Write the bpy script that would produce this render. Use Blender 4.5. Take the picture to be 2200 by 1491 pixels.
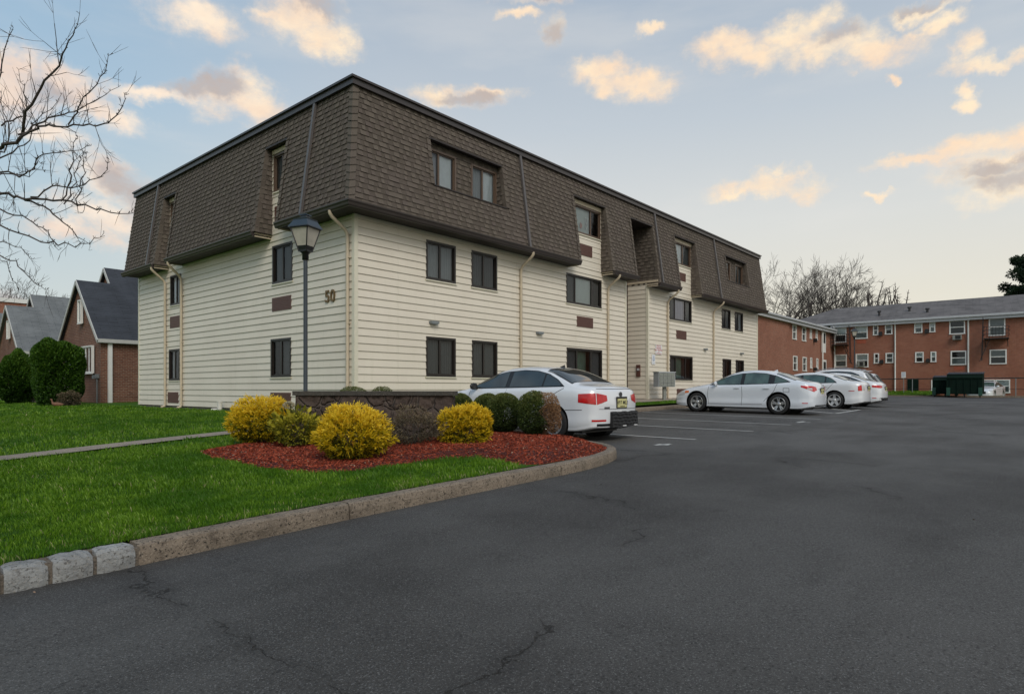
import bpy, bmesh, math, random
import numpy as np
from mathutils import Vector, Matrix
from mathutils.bvhtree import BVHTree
R = math.radians
random.seed(7); np.random.seed(7)
S = bpy.context.scene
COL = S.collection
for o in list(bpy.data.objects): bpy.data.objects.remove(o)

# ------------------------------------------------------------------ camera, light, exposure
CH = 1.2
cam = bpy.data.cameras.new('camera'); co = bpy.data.objects.new('camera', cam); COL.objects.link(co)
co.location = (0, 0, CH); co.rotation_euler = (R(90), 0, R(40.7 - 90))
cam.lens = 36 * 1372 / 2200; cam.sensor_width = 36; cam.shift_y = 90.5 / 2200
cam.clip_start = .05; cam.clip_end = 2000
S.camera = co
S.view_settings.view_transform = 'Standard'; S.view_settings.look = 'None'
S.view_settings.gamma = 1; S.view_settings.exposure = 0.16
S.render.engine = 'CYCLES'
SUN_EL, SUN_AZ = 42, 238           # azimuth measured from +X, counter clockwise
sl = bpy.data.lights.new('sun', 'SUN'); sl.energy = 1.65; sl.angle = R(30); sl.color = (1, .94, .84)
so = bpy.data.objects.new('sun', sl); COL.objects.link(so)
dv = Vector((math.cos(R(SUN_AZ)) * math.cos(R(SUN_EL)), math.sin(R(SUN_AZ)) * math.cos(R(SUN_EL)), math.sin(R(SUN_EL))))
so.rotation_euler = dv.to_track_quat('Z', 'Y').to_euler()

class NT:
    "small helper round a node tree"
    def __init__(s, tree): s.t = tree; s.n = tree.nodes; s.l = tree.links
    def new(s, kind, **kw):
        n = s.n.new(kind)
        for k, v in kw.items():
            if k.startswith('i_'):
                key = k[2:]; key = int(key) if key.isdigit() else key.replace('_', ' ')
                s.put(n.inputs[key], v)
            else: setattr(n, k, v)
        return n
    def put(s, sock, v):
        if isinstance(v, bpy.types.NodeSocket): s.l.new(v, sock)
        elif isinstance(v, (tuple, list)) and len(v) == 3 and sock.type == 'RGBA': sock.default_value = (*v, 1)
        else: sock.default_value = v
    def math(s, op, a, b=0.0, c=None, clamp=False):
        n = s.n.new('ShaderNodeMath'); n.operation = op; n.use_clamp = clamp
        s.put(n.inputs[0], a); s.put(n.inputs[1], b)
        if c is not None: s.put(n.inputs[2], c)
        return n.outputs[0]
    def vec(s, op, a, b=(0, 0, 0)):
        n = s.n.new('ShaderNodeVectorMath'); n.operation = op
        s.put(n.inputs[0], a); s.put(n.inputs[1], b)
        return n.outputs['Value'] if op in ('LENGTH', 'DOT_PRODUCT', 'DISTANCE') else n.outputs[0]
    def mix(s, f, a, b, mode='MIX'):
        n = s.n.new('ShaderNodeMix'); n.data_type = 'RGBA'; n.blend_type = mode
        s.put(n.inputs[0], f); s.put(n.inputs[6], a); s.put(n.inputs[7], b)
        return n.outputs[2]
    def noise(s, vec, scale, detail=3, rough=.5, w=None):
        n = s.n.new('ShaderNodeTexNoise'); n.inputs['Scale'].default_value = scale
        n.inputs['Detail'].default_value = detail; n.inputs['Roughness'].default_value = rough
        if vec is not None: s.put(n.inputs['Vector'], vec)
        return n.outputs['Fac']
    def ramp(s, fac, stops, interp='LINEAR'):
        n = s.n.new('ShaderNodeValToRGB'); cr = n.color_ramp; cr.interpolation = interp
        while len(cr.elements) < len(stops): cr.elements.new(.5)
        for e, (p, c) in zip(cr.elements, stops):
            e.position = p; e.color = (*c, 1) if isinstance(c, (tuple, list)) else (c, c, c, 1)
        s.put(n.inputs[0], fac)
        return n.outputs[0]
    def smooth(s, v, a, b):
        n = s.n.new('ShaderNodeMapRange'); n.interpolation_type = 'SMOOTHSTEP'
        s.put(n.inputs[0], v); n.inputs[1].default_value = a; n.inputs[2].default_value = b
        return n.outputs[0]
    def map(s, v, sc=(1, 1, 1), rot=(0, 0, 0), loc=(0, 0, 0)):
        n = s.n.new('ShaderNodeMapping'); s.put(n.inputs[0], v)
        n.inputs['Scale'].default_value = sc; n.inputs['Rotation'].default_value = rot; n.inputs['Location'].default_value = loc
        return n.outputs[0]

# ------------------------------------------------------------------ sky: world with a sky texture, thin veil and sunset clouds
def deg(px, py):
    "azimuth and elevation (radians) of a direction read off the photograph"
    t = (px - 1100) / 1372; u = (836 - py) / 1372
    return R(40.7) - math.atan(t), math.atan(u / math.hypot(1, t))
W = bpy.data.worlds.new('World'); S.world = W; W.use_nodes = True
w = NT(W.node_tree); w.n.clear()
gen = w.new('ShaderNodeTexCoord').outputs['Generated']
sp = w.new('ShaderNodeSeparateXYZ'); w.put(sp.inputs[0], gen)
az = w.math('ARCTAN2', sp.outputs[1], sp.outputs[0]); el = w.math('ARCSINE', sp.outputs[2])
elp = w.math('MAXIMUM', el, 0.0)
base = w.ramp(w.math('DIVIDE', elp, 1.2), [(0, (.76, .69, .53)), (.10, (.76, .71, .59)), (.20, (.69, .69, .65)), (.32, (.53, .58, .62)), (.50, (.35, .43, .53)), (1, (.24, .32, .44))])
base2 = w.ramp(w.math('DIVIDE', elp, 1.2), [(0, (.56, .60, .58)), (.10, (.55, .60, .59)), (.20, (.46, .57, .62)), (.32, (.36, .51, .64)), (.50, (.27, .42, .58)), (1, (.20, .33, .50))])
lr = w.smooth(az, R(48), R(80))
base = w.mix(lr, base, base2)
veil = w.noise(w.map(gen, (1.4, 1.4, 6)), 2.2, 5, .55)
base = w.mix(w.math('MULTIPLY', w.smooth(veil, .45, .75), .25), base, (.80, .76, .70))
nz = w.new('ShaderNodeTexSky'); nz.sky_type = 'NISHITA'; nz.sun_disc = False
nz.sun_elevation = R(SUN_EL); nz.sun_rotation = R(90 - SUN_AZ); 
skyc = w.mix(.12, base, w.mix(1.0, nz.outputs[0], (.10, .10, .10), 'MULTIPLY'))
# cloud puffs: (azimuth, elevation, half widths) in degrees come from these photo readings
BL = [(415,22,85,46),(455,50,60,40),(655,40,80,55),(700,75,62,42),(600,35,50,16),(35,185,105,68),(150,195,95,48),(235,240,90,26),(320,195,85,20),(420,200,75,30),
 (485,215,85,52),(535,235,50,38),(120,300,80,26),(215,370,80,42),(285,410,70,48),(210,455,95,38),(150,500,90,22),(975,198,95,24),(1045,193,34,14),(1145,2,62,22),
 (1108,52,38,12),(1178,75,24,30),(1285,150,62,30),(1345,170,70,26),(1400,178,52,30),(1385,72,24,11),(1560,92,72,30),(1610,115,80,36),(1715,65,75,40),(1790,95,120,34),(1890,95,100,32),
 (1990,8,60,18),(2020,40,34,24),(2075,95,32,30),(2130,120,90,17),(2060,178,24,16),(2068,205,26,18),(1943,150,16,10),(1995,335,95,13),(2100,318,110,25),(2195,300,80,30),(2130,365,120,36),(2190,390,130,50),
 (1650,402,105,19),(1600,412,70,9),(1670,388,60,20),(1885,410,24,9),(60,665,150,20)]
SH = [(400,185,90,26),(470,205,60,28),(250,385,85,40),(290,430,70,30),(2140,370,120,26),(2170,395,150,34),(1000,205,70,18),(1810,70,60,26),(1180,80,40,40),(700,20,50,20),(100,215,60,22),(60,665,150,30),(1150,10,60,10),(1980,0,90,16)]
warp1 = w.noise(gen, 9, 6, .62); warp2 = w.noise(w.map(gen, loc=(3.1, 1.7, 5.3)), 9, 6, .62)
wv = w.new('ShaderNodeCombineXYZ', i_0=w.math('ADD', az, w.math('MULTIPLY', w.math('SUBTRACT', warp1, .5), .13)),
           i_1=w.math('ADD', el, w.math('MULTIPLY', w.math('SUBTRACT', warp2, .5), .10))).outputs[0]
def puffs(lst, grow=1.0):
    acc = None
    for px, py, rx, ry in lst:
        a0, e0 = deg(px, py); a1, _ = deg(px - rx, py); a2, _ = deg(px + rx, py); _, e1 = deg(px, py - ry); _, e2 = deg(px, py + ry)
        v = w.vec('SUBTRACT', wv, (a0, e0, 0))
        v = w.vec('MULTIPLY', v, (2 / abs(a2 - a1) / grow, 2 / abs(e2 - e1) / grow, 0))
        m = w.math('SUBTRACT', 1.0, w.vec('LENGTH', v))
        acc = m if acc is None else w.math('SMOOTH_MAX', acc, m, .12)
    return acc
fine = w.noise(w.map(gen, (1, 1, 1.6)), 26, 7, .66); big = w.noise(w.map(gen, (1, 1, 1.8), loc=(7, 2, 1)), 8, 5, .6)
m = w.math('ADD', puffs(BL, 1.32), w.math('MULTIPLY', w.math('SUBTRACT', fine, .5), 1.15))
m = w.math('ADD', m, w.math('MULTIPLY', w.math('SUBTRACT', big, .5), .45))
dens = w.math('MULTIPLY', w.math('POWER', w.smooth(m, -.22, .80), 1.1), w.math('ADD', .74, w.math('MULTIPLY', w.smooth(fine, .35, .65), .22)))
sm = w.math('ADD', puffs(SH, 1.2), w.math('MULTIPLY', w.math('SUBTRACT', big, .5), 1.6))
lit = w.mix(w.smooth(fine, .3, .7), (1.0, .80, .58), (.97, .70, .50))
lit = w.mix(lr, w.mix(w.smooth(big, .35, .65), (.97, .79, .56), (.90, .68, .49)), w.mix(w.smooth(big, .35, .65), (.93, .78, .64), (.78, .62, .52)))
ccol = w.mix(w.math('MULTIPLY', w.smooth(sm, -.1, .7), .8), lit, (.40, .36, .36))
skyc = w.mix(dens, skyc, ccol)
bg = w.new('ShaderNodeBackground', i_0=skyc, i_1=1.0)
w.l.new(bg.outputs[0], w.new('ShaderNodeOutputWorld').inputs[0])
try: W.cycles.sampling_method = 'MANUAL'; W.cycles.sample_map_resolution = 512
except Exception: pass

# ------------------------------------------------------------------ materials
MATS = {}
def pbsdf(name):
    m = bpy.data.materials.new(name); m.use_nodes = True
    t = NT(m.node_tree); b = t.n['Principled BSDF']
    return m, t, b
def attr(t, name='rnd'): return t.new('ShaderNodeAttribute', attribute_name=name).outputs['Fac']
def obc(t): return t.new('ShaderNodeTexCoord').outputs['Object']
def uvc(t): return t.new('ShaderNodeTexCoord').outputs['UV']
def bump(t, b, h, dist=.01, strength=1.0):
    n = t.new('ShaderNodeBump'); n.inputs['Distance'].default_value = dist; n.inputs['Strength'].default_value = strength
    t.put(n.inputs['Height'], h); t.l.new(n.outputs[0], b.inputs['Normal'])
def plain(name, col, rough=.6, var=.12, scale=6, metal=0, spec=.5, coat=0, bmp=0, bscale=80):
    "painted or cast material with slight uneven tone"
    if name in MATS: return MATS[name]
    m, t, b = pbsdf(name)
    n = t.noise(obc(t), scale, 5, .6)
    c = t.ramp(n, [(.25, tuple(x * (1 - var) for x in col)), (.75, tuple(min(1, x * (1 + var)) for x in col))])
    t.put(b.inputs['Base Color'], c)
    t.put(b.inputs['Roughness'], t.math('ADD', rough - .08, t.math('MULTIPLY', n, .16)))
    b.inputs['Metallic'].default_value = metal; b.inputs['Specular IOR Level'].default_value = spec
    b.inputs['Coat Weight'].default_value = coat; b.inputs['Coat Roughness'].default_value = .06
    if bmp: bump(t, b, t.noise(obc(t), bscale, 4, .6), bmp)
    MATS[name] = m; return m

# asphalt, damp in places, with cracks
m, t, b = pbsdf('asphalt'); P = obc(t); MATS['asphalt'] = m
n1 = t.noise(P, .35, 4, .55); n2 = t.noise(P, 2.2, 5, .6); n3 = t.noise(P, 150, 3, .75)
vo = t.new('ShaderNodeTexVoronoi', i_Scale=175.0); t.put(vo.inputs['Vector'], P)
agg = t.math('GREATER_THAN', t.new('ShaderNodeSeparateColor', i_0=vo.outputs['Color']).outputs[0], .95)
col = t.ramp(n2, [(.3, (.036, .0345, .0335)), (.7, (.053, .051, .049))])
col = t.mix(t.smooth(n1, .38, .60), col, t.mix(.6, col, (.100, .098, .094)))
col = t.mix(t.math('MULTIPLY', t.smooth(t.noise(t.map(P, (.5, 1.3, 1), rot=(0, 0, .5)), .9, 5, .65), .52, .68), .35), col, (.024, .023, .022))
col = t.mix(t.math('MULTIPLY', t.smooth(n3, .50, .66), .85), col, (.19, .185, .18))
col = t.mix(t.math('MULTIPLY', t.smooth(t.noise(P, 75, 3, .7), .52, .68), .85), col, (.009, .009, .010))
col = t.mix(t.math('MULTIPLY', agg, .6), col, (.21, .21, .205))
wp = t.vec('ADD', P, t.vec('SCALE', t.new('ShaderNodeTexNoise', i_Scale=1.1, i_Detail=6.0, i_Vector=P).outputs['Color'], (0, 0, 0)))
wn = t.new('ShaderNodeTexNoise', i_Scale=1.7, i_Detail=9.0, i_Roughness=.62); t.put(wn.inputs['Vector'], P)
wp = t.vec('ADD', P, t.vec('MULTIPLY', wn.outputs['Color'], (.9, .9, 0)))
ve = t.new('ShaderNodeTexVoronoi', feature='DISTANCE_TO_EDGE', i_Scale=.28); t.put(ve.inputs['Vector'], t.map(wp, (1, 1, 0)))
crack = t.math('SUBTRACT', 1.0, t.smooth(ve.outputs[0], .0, .0028))
cmask = t.smooth(t.noise(P, .55, 3, .5), .50, .58)
soft = t.math('MULTIPLY', t.math('SUBTRACT', 1.0, t.smooth(ve.outputs[0], .0, .05)), cmask)
crk = t.math('MULTIPLY', crack, cmask)
col = t.mix(t.math('MULTIPLY', soft, .28), col, (.018, .018, .019))
col = t.mix(t.math('MULTIPLY', crk, .5), col, (.006, .006, .006))
t.put(b.inputs['Base Color'], col)
damp = t.smooth(t.noise(t.map(P, (.35, .8, 1), rot=(0, 0, .3)), .8, 4, .55), .36, .66)
t.put(b.inputs['Roughness'], t.math('SUBTRACT', .78, t.math('MULTIPLY', damp, .20)))
b.inputs['Specular IOR Level'].default_value = .30; b.inputs['Specular Tint'].default_value = (1, .93, .86, 1)
bump(t, b, t.math('SUBTRACT', t.math('ADD', n3, t.math('MULTIPLY', n2, .4)), t.math('MULTIPLY', crk, 1.5)), .009, 1.0)

# grass sheet and blades
m, t, b = pbsdf('turf'); P = obc(t); MATS['turf'] = m
col = t.ramp(t.noise(P, 1.1, 6, .65), [(.25, (.022, .065, .004)), (.5, (.045, .115, .006)), (.75, (.085, .150, .012))])
col = t.mix(t.math('MULTIPLY', t.smooth(t.noise(P, 45, 3, .6), .5, .8), .6), col, (.08, .17, .015))
t.put(b.inputs['Base Color'], col); b.inputs['Roughness'].default_value = .8; b.inputs['Specular IOR Level'].default_value = .15
bump(t, b, t.noise(P, 60, 4, .7), .03)
def leafmat(name, stops, transl=.35, rough=.55, patch=None):
    if name in MATS: return MATS[name]
    m, t, b = pbsdf(name)
    c = t.ramp(attr(t), stops)
    if patch: c = t.mix(t.math('MULTIPLY', t.smooth(t.noise(obc(t), patch[0], 3, .5), .48, .62), patch[2]), c, patch[1])
    t.put(b.inputs['Base Color'], c); b.inputs['Roughness'].default_value = rough; b.inputs['Specular IOR Level'].default_value = .25
    tr = t.new('ShaderNodeBsdfTranslucent', i_Color=c)
    mx = t.new('ShaderNodeMixShader', i_0=transl); t.l.new(b.outputs[0], mx.inputs[1]); t.l.new(tr.outputs[0], mx.inputs[2])
    t.l.new(mx.outputs[0], t.n['Material Output'].inputs[0])
    MATS[name] = m; return m
leafmat('grass_blade', [(0, (.036, .100, .004)), (.4, (.098, .210, .010)), (.8, (.19, .33, .026)), (.97, (.26, .38, .08)), (1, (.40, .38, .18))], .35, .5, (.9, (.040, .125, .006), .7))

# concrete, kerb, mulch, stone
def concrete(name, col, spots=.5):
    m, t, b = pbsdf(name); P = obc(t); MATS[name] = m
    n = t.noise(P, 3, 6, .65)
    c = t.ramp(n, [(.25, tuple(x * .62 for x in col)), (.5, col), (.78, tuple(x * 1.25 for x in col))])
    c = t.mix(t.math('MULTIPLY', t.smooth(t.noise(P, 46, 4, .75), .54, .62), spots), c, (.03, .024, .018))
    c = t.mix(t.math('MULTIPLY', t.smooth(t.noise(P, 85, 3, .7), .56, .66), spots * .5), c, (.45, .38, .30))
    c = t.mix(t.math('MULTIPLY', t.smooth(t.noise(P, 1.6, 4, .6), .5, .7), spots * .5), c, tuple(x * .45 for x in col))
    c = t.mix(t.math('MULTIPLY', t.smooth(t.noise(P, 11, 4, .7), .52, .72), spots * .6), c, (.055, .040, .028))
    t.put(b.inputs['Base Color'], c); b.inputs['Roughness'].default_value = .85
    bump(t, b, t.noise(P, 55, 5, .7), .02)
concrete('kerb_concrete', (.225, .180, .135), 1.0); concrete('walk_concrete', (.30, .25, .20), .2); concrete('foundation', (.16, .14, .115), .35)
concrete('granite', (.33, .335, .33), .7); concrete('mortar', (.17, .14, .11), .5)
leafmat('mulch_chip', [(0, (.06, .011, .006)), (.4, (.19, .032, .014)), (.75, (.39, .075, .033)), (.95, (.38, .11, .065)), (1, (.42, .28, .20))], 0, .75)
plain('mulch_bed', (.085, .014, .009), .9, .5, 25, bmp=.03, bscale=60)
m, t, b = pbsdf('brown_stone'); P = obc(t); MATS['brown_stone'] = m
vo = t.new('ShaderNodeTexVoronoi', i_Scale=3.4); t.put(vo.inputs['Vector'], P)
ve = t.new('ShaderNodeTexVoronoi', feature='DISTANCE_TO_EDGE', i_Scale=3.4); t.put(ve.inputs['Vector'], P)
c = t.mix(t.new('ShaderNodeSeparateColor', i_0=vo.outputs['Color']).outputs[0], (.055, .036, .028), (.085, .058, .046))
c = t.mix(t.math('MULTIPLY', t.smooth(t.noise(P, 14, 5, .7), .45, .75), .6), c, (.03, .022, .018))
c = t.mix(t.math('SUBTRACT', 1.0, t.smooth(ve.outputs[0], .01, .035)), c, (.10, .075, .06))
t.put(b.inputs['Base Color'], c); b.inputs['Roughness'].default_value = .8
bump(t, b, t.math('ADD', t.math('MULTIPLY', t.smooth(ve.outputs[0], 0, .09), 1.0), t.math('MULTIPLY', t.noise(P, 14, 5, .7), .7)), .05)

# siding, shingles, brick
m, t, b = pbsdf('cream_siding'); P = obc(t); MATS['cream_siding'] = m
n = t.noise(P, .8, 5, .6); n2 = t.noise(t.map(P, (3, 3, .25)), 2.0, 4, .6)
c = t.ramp(n, [(.3, (.665, .60, .505)), (.7, (.72, .66, .56))])
c = t.mix(t.math('MULTIPLY', t.smooth(n2, .5, .8), .30), c, (.55, .52, .40))
c = t.mix(t.math('MULTIPLY', attr(t), .12), c, (.50, .47, .37))
bk = t.new('ShaderNodeTexBrick', offset=.37, offset_frequency=2, i_Scale=1.0, i_Color1=(1, 1, 1), i_Color2=(1, 1, 1), i_Mortar=(0, 0, 0)); bk.inputs['Brick Width'].default_value = 3.66; bk.inputs['Row Height'].default_value = .2; bk.inputs['Mortar Size'].default_value = .004; bk.inputs['Mortar Smooth'].default_value = .2
t.put(bk.inputs['Vector'], t.map(uvc(t), loc=(.9, -.59, 0)))
c = t.mix(t.math('MULTIPLY', bk.outputs['Fac'], .45), c, (.25, .22, .17))
t.put(b.inputs['Base Color'], c); b.inputs['Roughness'].default_value = .5
plain('beige_trim', (.50, .42, .31), .5, .08); plain('cream_trim', (.66, .62, .50), .5, .06)
plain('brown_metal', (.040, .030, .027), .38, .12, 3, spec=.6); plain('dark_frame', (.016, .012, .010), .4, .1); plain('bronze_frame', (.10, .065, .045), .45, .1)
plain('soffit_brown', (.028, .020, .018), .6, .15); plain('ac_cover', (.105, .045, .034), .5, .12, 14); plain('grey_strip', (.10, .09, .088), .45, .1)
m, t, b = pbsdf('shingle'); MATS['shingle'] = m; P = obc(t)
c = t.ramp(attr(t), [(0, (.074, .060, .049)), (.30, (.088, .072, .059)), (.5, (.102, .084, .069)), (.85, (.122, .102, .083)), (1, (.100, .080, .070))])
c = t.mix(t.math('MULTIPLY', t.smooth(t.noise(P, 120, 2, .6), .4, .7), .30), c, (.17, .145, .122))
c = t.mix(t.math('MULTIPLY', t.smooth(t.noise(P, .9, 4, .6), .45, .7), .30), c, (.125, .10, .092))
t.put(b.inputs['Base Color'], c); b.inputs['Roughness'].default_value = .9; b.inputs['Specular IOR Level'].default_value = .2
bump(t, b, t.noise(P, 150, 2, .6), .004)
def roofmat(name, c1, c2, w_=.9, h=.14):
    m, t, b = pbsdf(name); MATS[name] = m
    bk = t.new('ShaderNodeTexBrick', offset=.5, i_Color1=c1, i_Color2=c2, i_Mortar=tuple(x * .45 for x in c1), i_Scale=1.0)
    bk.inputs['Brick Width'].default_value = w_; bk.inputs['Row Height'].default_value = h; bk.inputs['Mortar Size'].default_value = .012; bk.inputs['Mortar Smooth'].default_value = .4
    t.put(bk.inputs['Vector'], uvc(t))
    c = t.mix(t.math('MULTIPLY', t.smooth(t.noise(t.map(obc(t), (1, 1, .3)), .9, 6, .7), .35, .7), .55), bk.outputs[0], tuple(x * 1.45 for x in c2))
    c = t.mix(t.math('MULTIPLY', t.smooth(t.noise(obc(t), .35, 5, .65), .5, .7), .4), c, tuple(x * .6 for x in c1))
    t.put(b.inputs['Base Color'], c); b.inputs['Roughness'].default_value = .85
    bump(t, b, bk.outputs['Fac'], -.01)
roofmat('dark_shingle', (.024, .028, .036), (.036, .041, .052)); roofmat('grey_shingle', (.115, .125, .13), (.15, .16, .165))
roofmat('far_shingle', (.075, .068, .067), (.125, .114, .112), 1.1, .3)
def brick(name, c1, c2, mort, mix=.5, bw=.215, rh=.075):
    m, t, b = pbsdf(name); MATS[name] = m
    bk = t.new('ShaderNodeTexBrick', offset=.5, i_Color1=c1, i_Color2=c2, i_Mortar=mort, i_Scale=1.0, i_Bias=-.1)
    bk.inputs['Brick Width'].default_value = bw; bk.inputs['Row Height'].default_value = rh; bk.inputs['Mortar Size'].default_value = .009; bk.inputs['Mortar Smooth'].default_value = .1
    t.put(bk.inputs['Vector'], uvc(t))
    c = t.mix(t.math('MULTIPLY', t.smooth(t.noise(obc(t), .5, 5, .6), .4, .7), mix), bk.outputs[0], tuple(x * .7 for x in c1))
    c = t.mix(t.math('MULTIPLY', t.smooth(t.noise(obc(t), 7, 4, .7), .48, .7), .55), c, c2)
    c = t.mix(t.math('MULTIPLY', t.smooth(t.noise(t.map(obc(t), (1, 1, 2.6)), 4, 4, .7), .50, .66), .45), c, tuple(x * .5 for x in c1))
    t.put(b.inputs['Base Color'], c); b.inputs['Roughness'].default_value = .85
    bump(t, b, bk.outputs['Fac'], -.008)
brick('house_brick', (.13, .045, .028), (.21, .085, .052), (.30, .24, .18), .5, .23, .085); brick('red_brick', (.235, .070, .036), (.31, .105, .058), (.36, .27, .21), .35, .23, .085)
brick('spray_brick', (.36, .075, .035), (.32, .085, .045), (.30, .10, .06), .1)
plain('white_paint', (.70, .70, .68), .5, .06); plain('house_trim', (.46, .46, .44), .5, .1); plain('fascia_grey', (.42, .43, .45), .5, .12); plain('house_number_bronze', (.16, .10, .04), .35, .2, metal=.6)
plain('iron_black', (.012, .012, .013), .5, .2); plain('lamp_paint', (.020, .030, .042), .35, .15, spec=.6); plain('lamp_black', (.010, .011, .012), .4, .15)
plain('galvanised', (.22, .24, .25), .45, .12, metal=.3); plain('mail_metal', (.21, .22, .20), .5, .15); plain('mail_side', (.42, .45, .48), .45, .08)
plain('dumpster_green', (.002, .011, .007), .8, .3, 3, spec=.15); plain('dumpster_post', (.010, .060, .040), .5, .2); plain('dumpster_lid', (.055, .06, .07), .7, .2, spec=.2)
plain('road_paint', (.52, .52, .50), .7, .3, 9); plain('sign_white', (.72, .72, .72), .5, .04); plain('sign_red', (.50, .05, .06), .5, .1); plain('sign_blue', (.30, .38, .55), .5, .1)
plain('blind', (.66, .71, .70), .7, .06); plain('blind_dim', (.22, .245, .24), .7, .10); plain('curtain_white', (.80, .83, .86), .7, .06); plain('curtain_lilac', (.42, .40, .50), .7, .1)
plain('room_dark', (.018, .018, .018), .9, .1); plain('screen', (.022, .023, .026), .55, .25, 4); plain('green_view', (.16, .25, .19), .6, .3, 3)
plain('bark', (.060, .048, .042), .9, .3, 8, bmp=.01, bscale=30); plain('far_bark', (.085, .070, .065), .9, .25, 2)
plain('rubber', (.012, .012, .013), .75, .2, 20); plain('alloy', (.42, .43, .44), .3, .1, metal=.7); plain('hubcap', (.50, .51, .52), .35, .06, metal=.4)
plain('black_trim', (.014, .014, .015), .4, .15); plain('tail_red', (.45, .004, .006), .25, .3, 12, coat=.4); plain('lamp_clear', (.45, .45, .46), .12, .15, 12, coat=1)
plain('amber', (.55, .12, .02), .2, .15, coat=1); plain('plate_yellow', (.55, .52, .25), .5, .1); plain('seam', (.05, .05, .055), .6, .1); plain('chrome', (.5, .5, .52), .15, .05, metal=1)
plain('goose_brown', (.16, .075, .04), .7, .3, 20); plain('pvc_white', (.62, .60, .55), .45, .1); plain('copper_red', (.10, .018, .014), .7, .3)
def glass(name, tint, refl=.5, rough=.03, trans=.75):
    m = bpy.data.materials.new(name); m.use_nodes = True; t = NT(m.node_tree); t.n.clear(); MATS[name] = m
    g = t.new('ShaderNodeBsdfGlossy', i_Color=(.9, .9, .92), i_Roughness=rough); tr = t.new('ShaderNodeBsdfTransparent', i_Color=tint)
    fr = t.new('ShaderNodeFresnel', i_IOR=1.55)
    wob = t.new('ShaderNodeBump', i_Distance=.01, i_Strength=.12, i_Height=t.noise(obc(t), 3, 2)); t.l.new(wob.outputs[0], g.inputs['Normal']); t.l.new(wob.outputs[0], fr.inputs['Normal'])
    mx = t.new('ShaderNodeMixShader', i_0=t.math('MULTIPLY', fr.outputs[0], refl * 2, clamp=True)); t.l.new(tr.outputs[0], mx.inputs[1]); t.l.new(g.outputs[0], mx.inputs[2])
    t.l.new(mx.outputs[0], t.new('ShaderNodeOutputMaterial').inputs[0])
glass('window_glass', (.90, .93, .93)); glass('screened_glass', (.52, .53, .55), .35, .12); 
def carglass(name, col):
    m, t, b = pbsdf(name); MATS[name] = m; P = obc(t)
    t.put(b.inputs['Base Color'], t.ramp(t.noise(P, 2.4, 3, .5), [(.35, tuple(x * .45 for x in col)), (.65, col)]))
    b.inputs['Roughness'].default_value = .05; b.inputs['Specular IOR Level'].default_value = .8; b.inputs['IOR'].default_value = 1.6
carglass('car_glass_dark', (.030, .040, .042)); carglass('car_glass_green', (.060, .10, .085)); carglass('car_glass_light', (.16, .19, .19))
def lampglass():
    m, t, b = pbsdf('frosted_glass'); MATS['frosted_glass'] = m
    t.put(b.inputs['Base Color'], t.ramp(t.noise(obc(t), 5, 3), [(.3, (.36, .34, .29)), (.7, (.50, .47, .40))])); b.inputs['Roughness'].default_value = .25
lampglass()
def carpaint(name, col):
    m, t, b = pbsdf(name); MATS[name] = m; P = obc(t)
    c = t.mix(t.math('MULTIPLY', t.smooth(t.new('ShaderNodeSeparateXYZ', i_0=t.vec('ADD', P, t.vec('MULTIPLY', t.new('ShaderNodeTexNoise', i_Scale=3.0).outputs['Color'], (0, 0, .3)))).outputs[2], .62, .15), .22), col, (.34, .33, .31))  # darker reflection low on the body, put into the paint colour
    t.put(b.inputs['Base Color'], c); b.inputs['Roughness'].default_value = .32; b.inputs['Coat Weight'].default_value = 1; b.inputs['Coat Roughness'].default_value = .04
carpaint('white_car_paint', (.66, .68, .71)); carpaint('pearl_car_paint', (.62, .66, .72)); carpaint('silver_car_paint', (.30, .33, .38))

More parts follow.
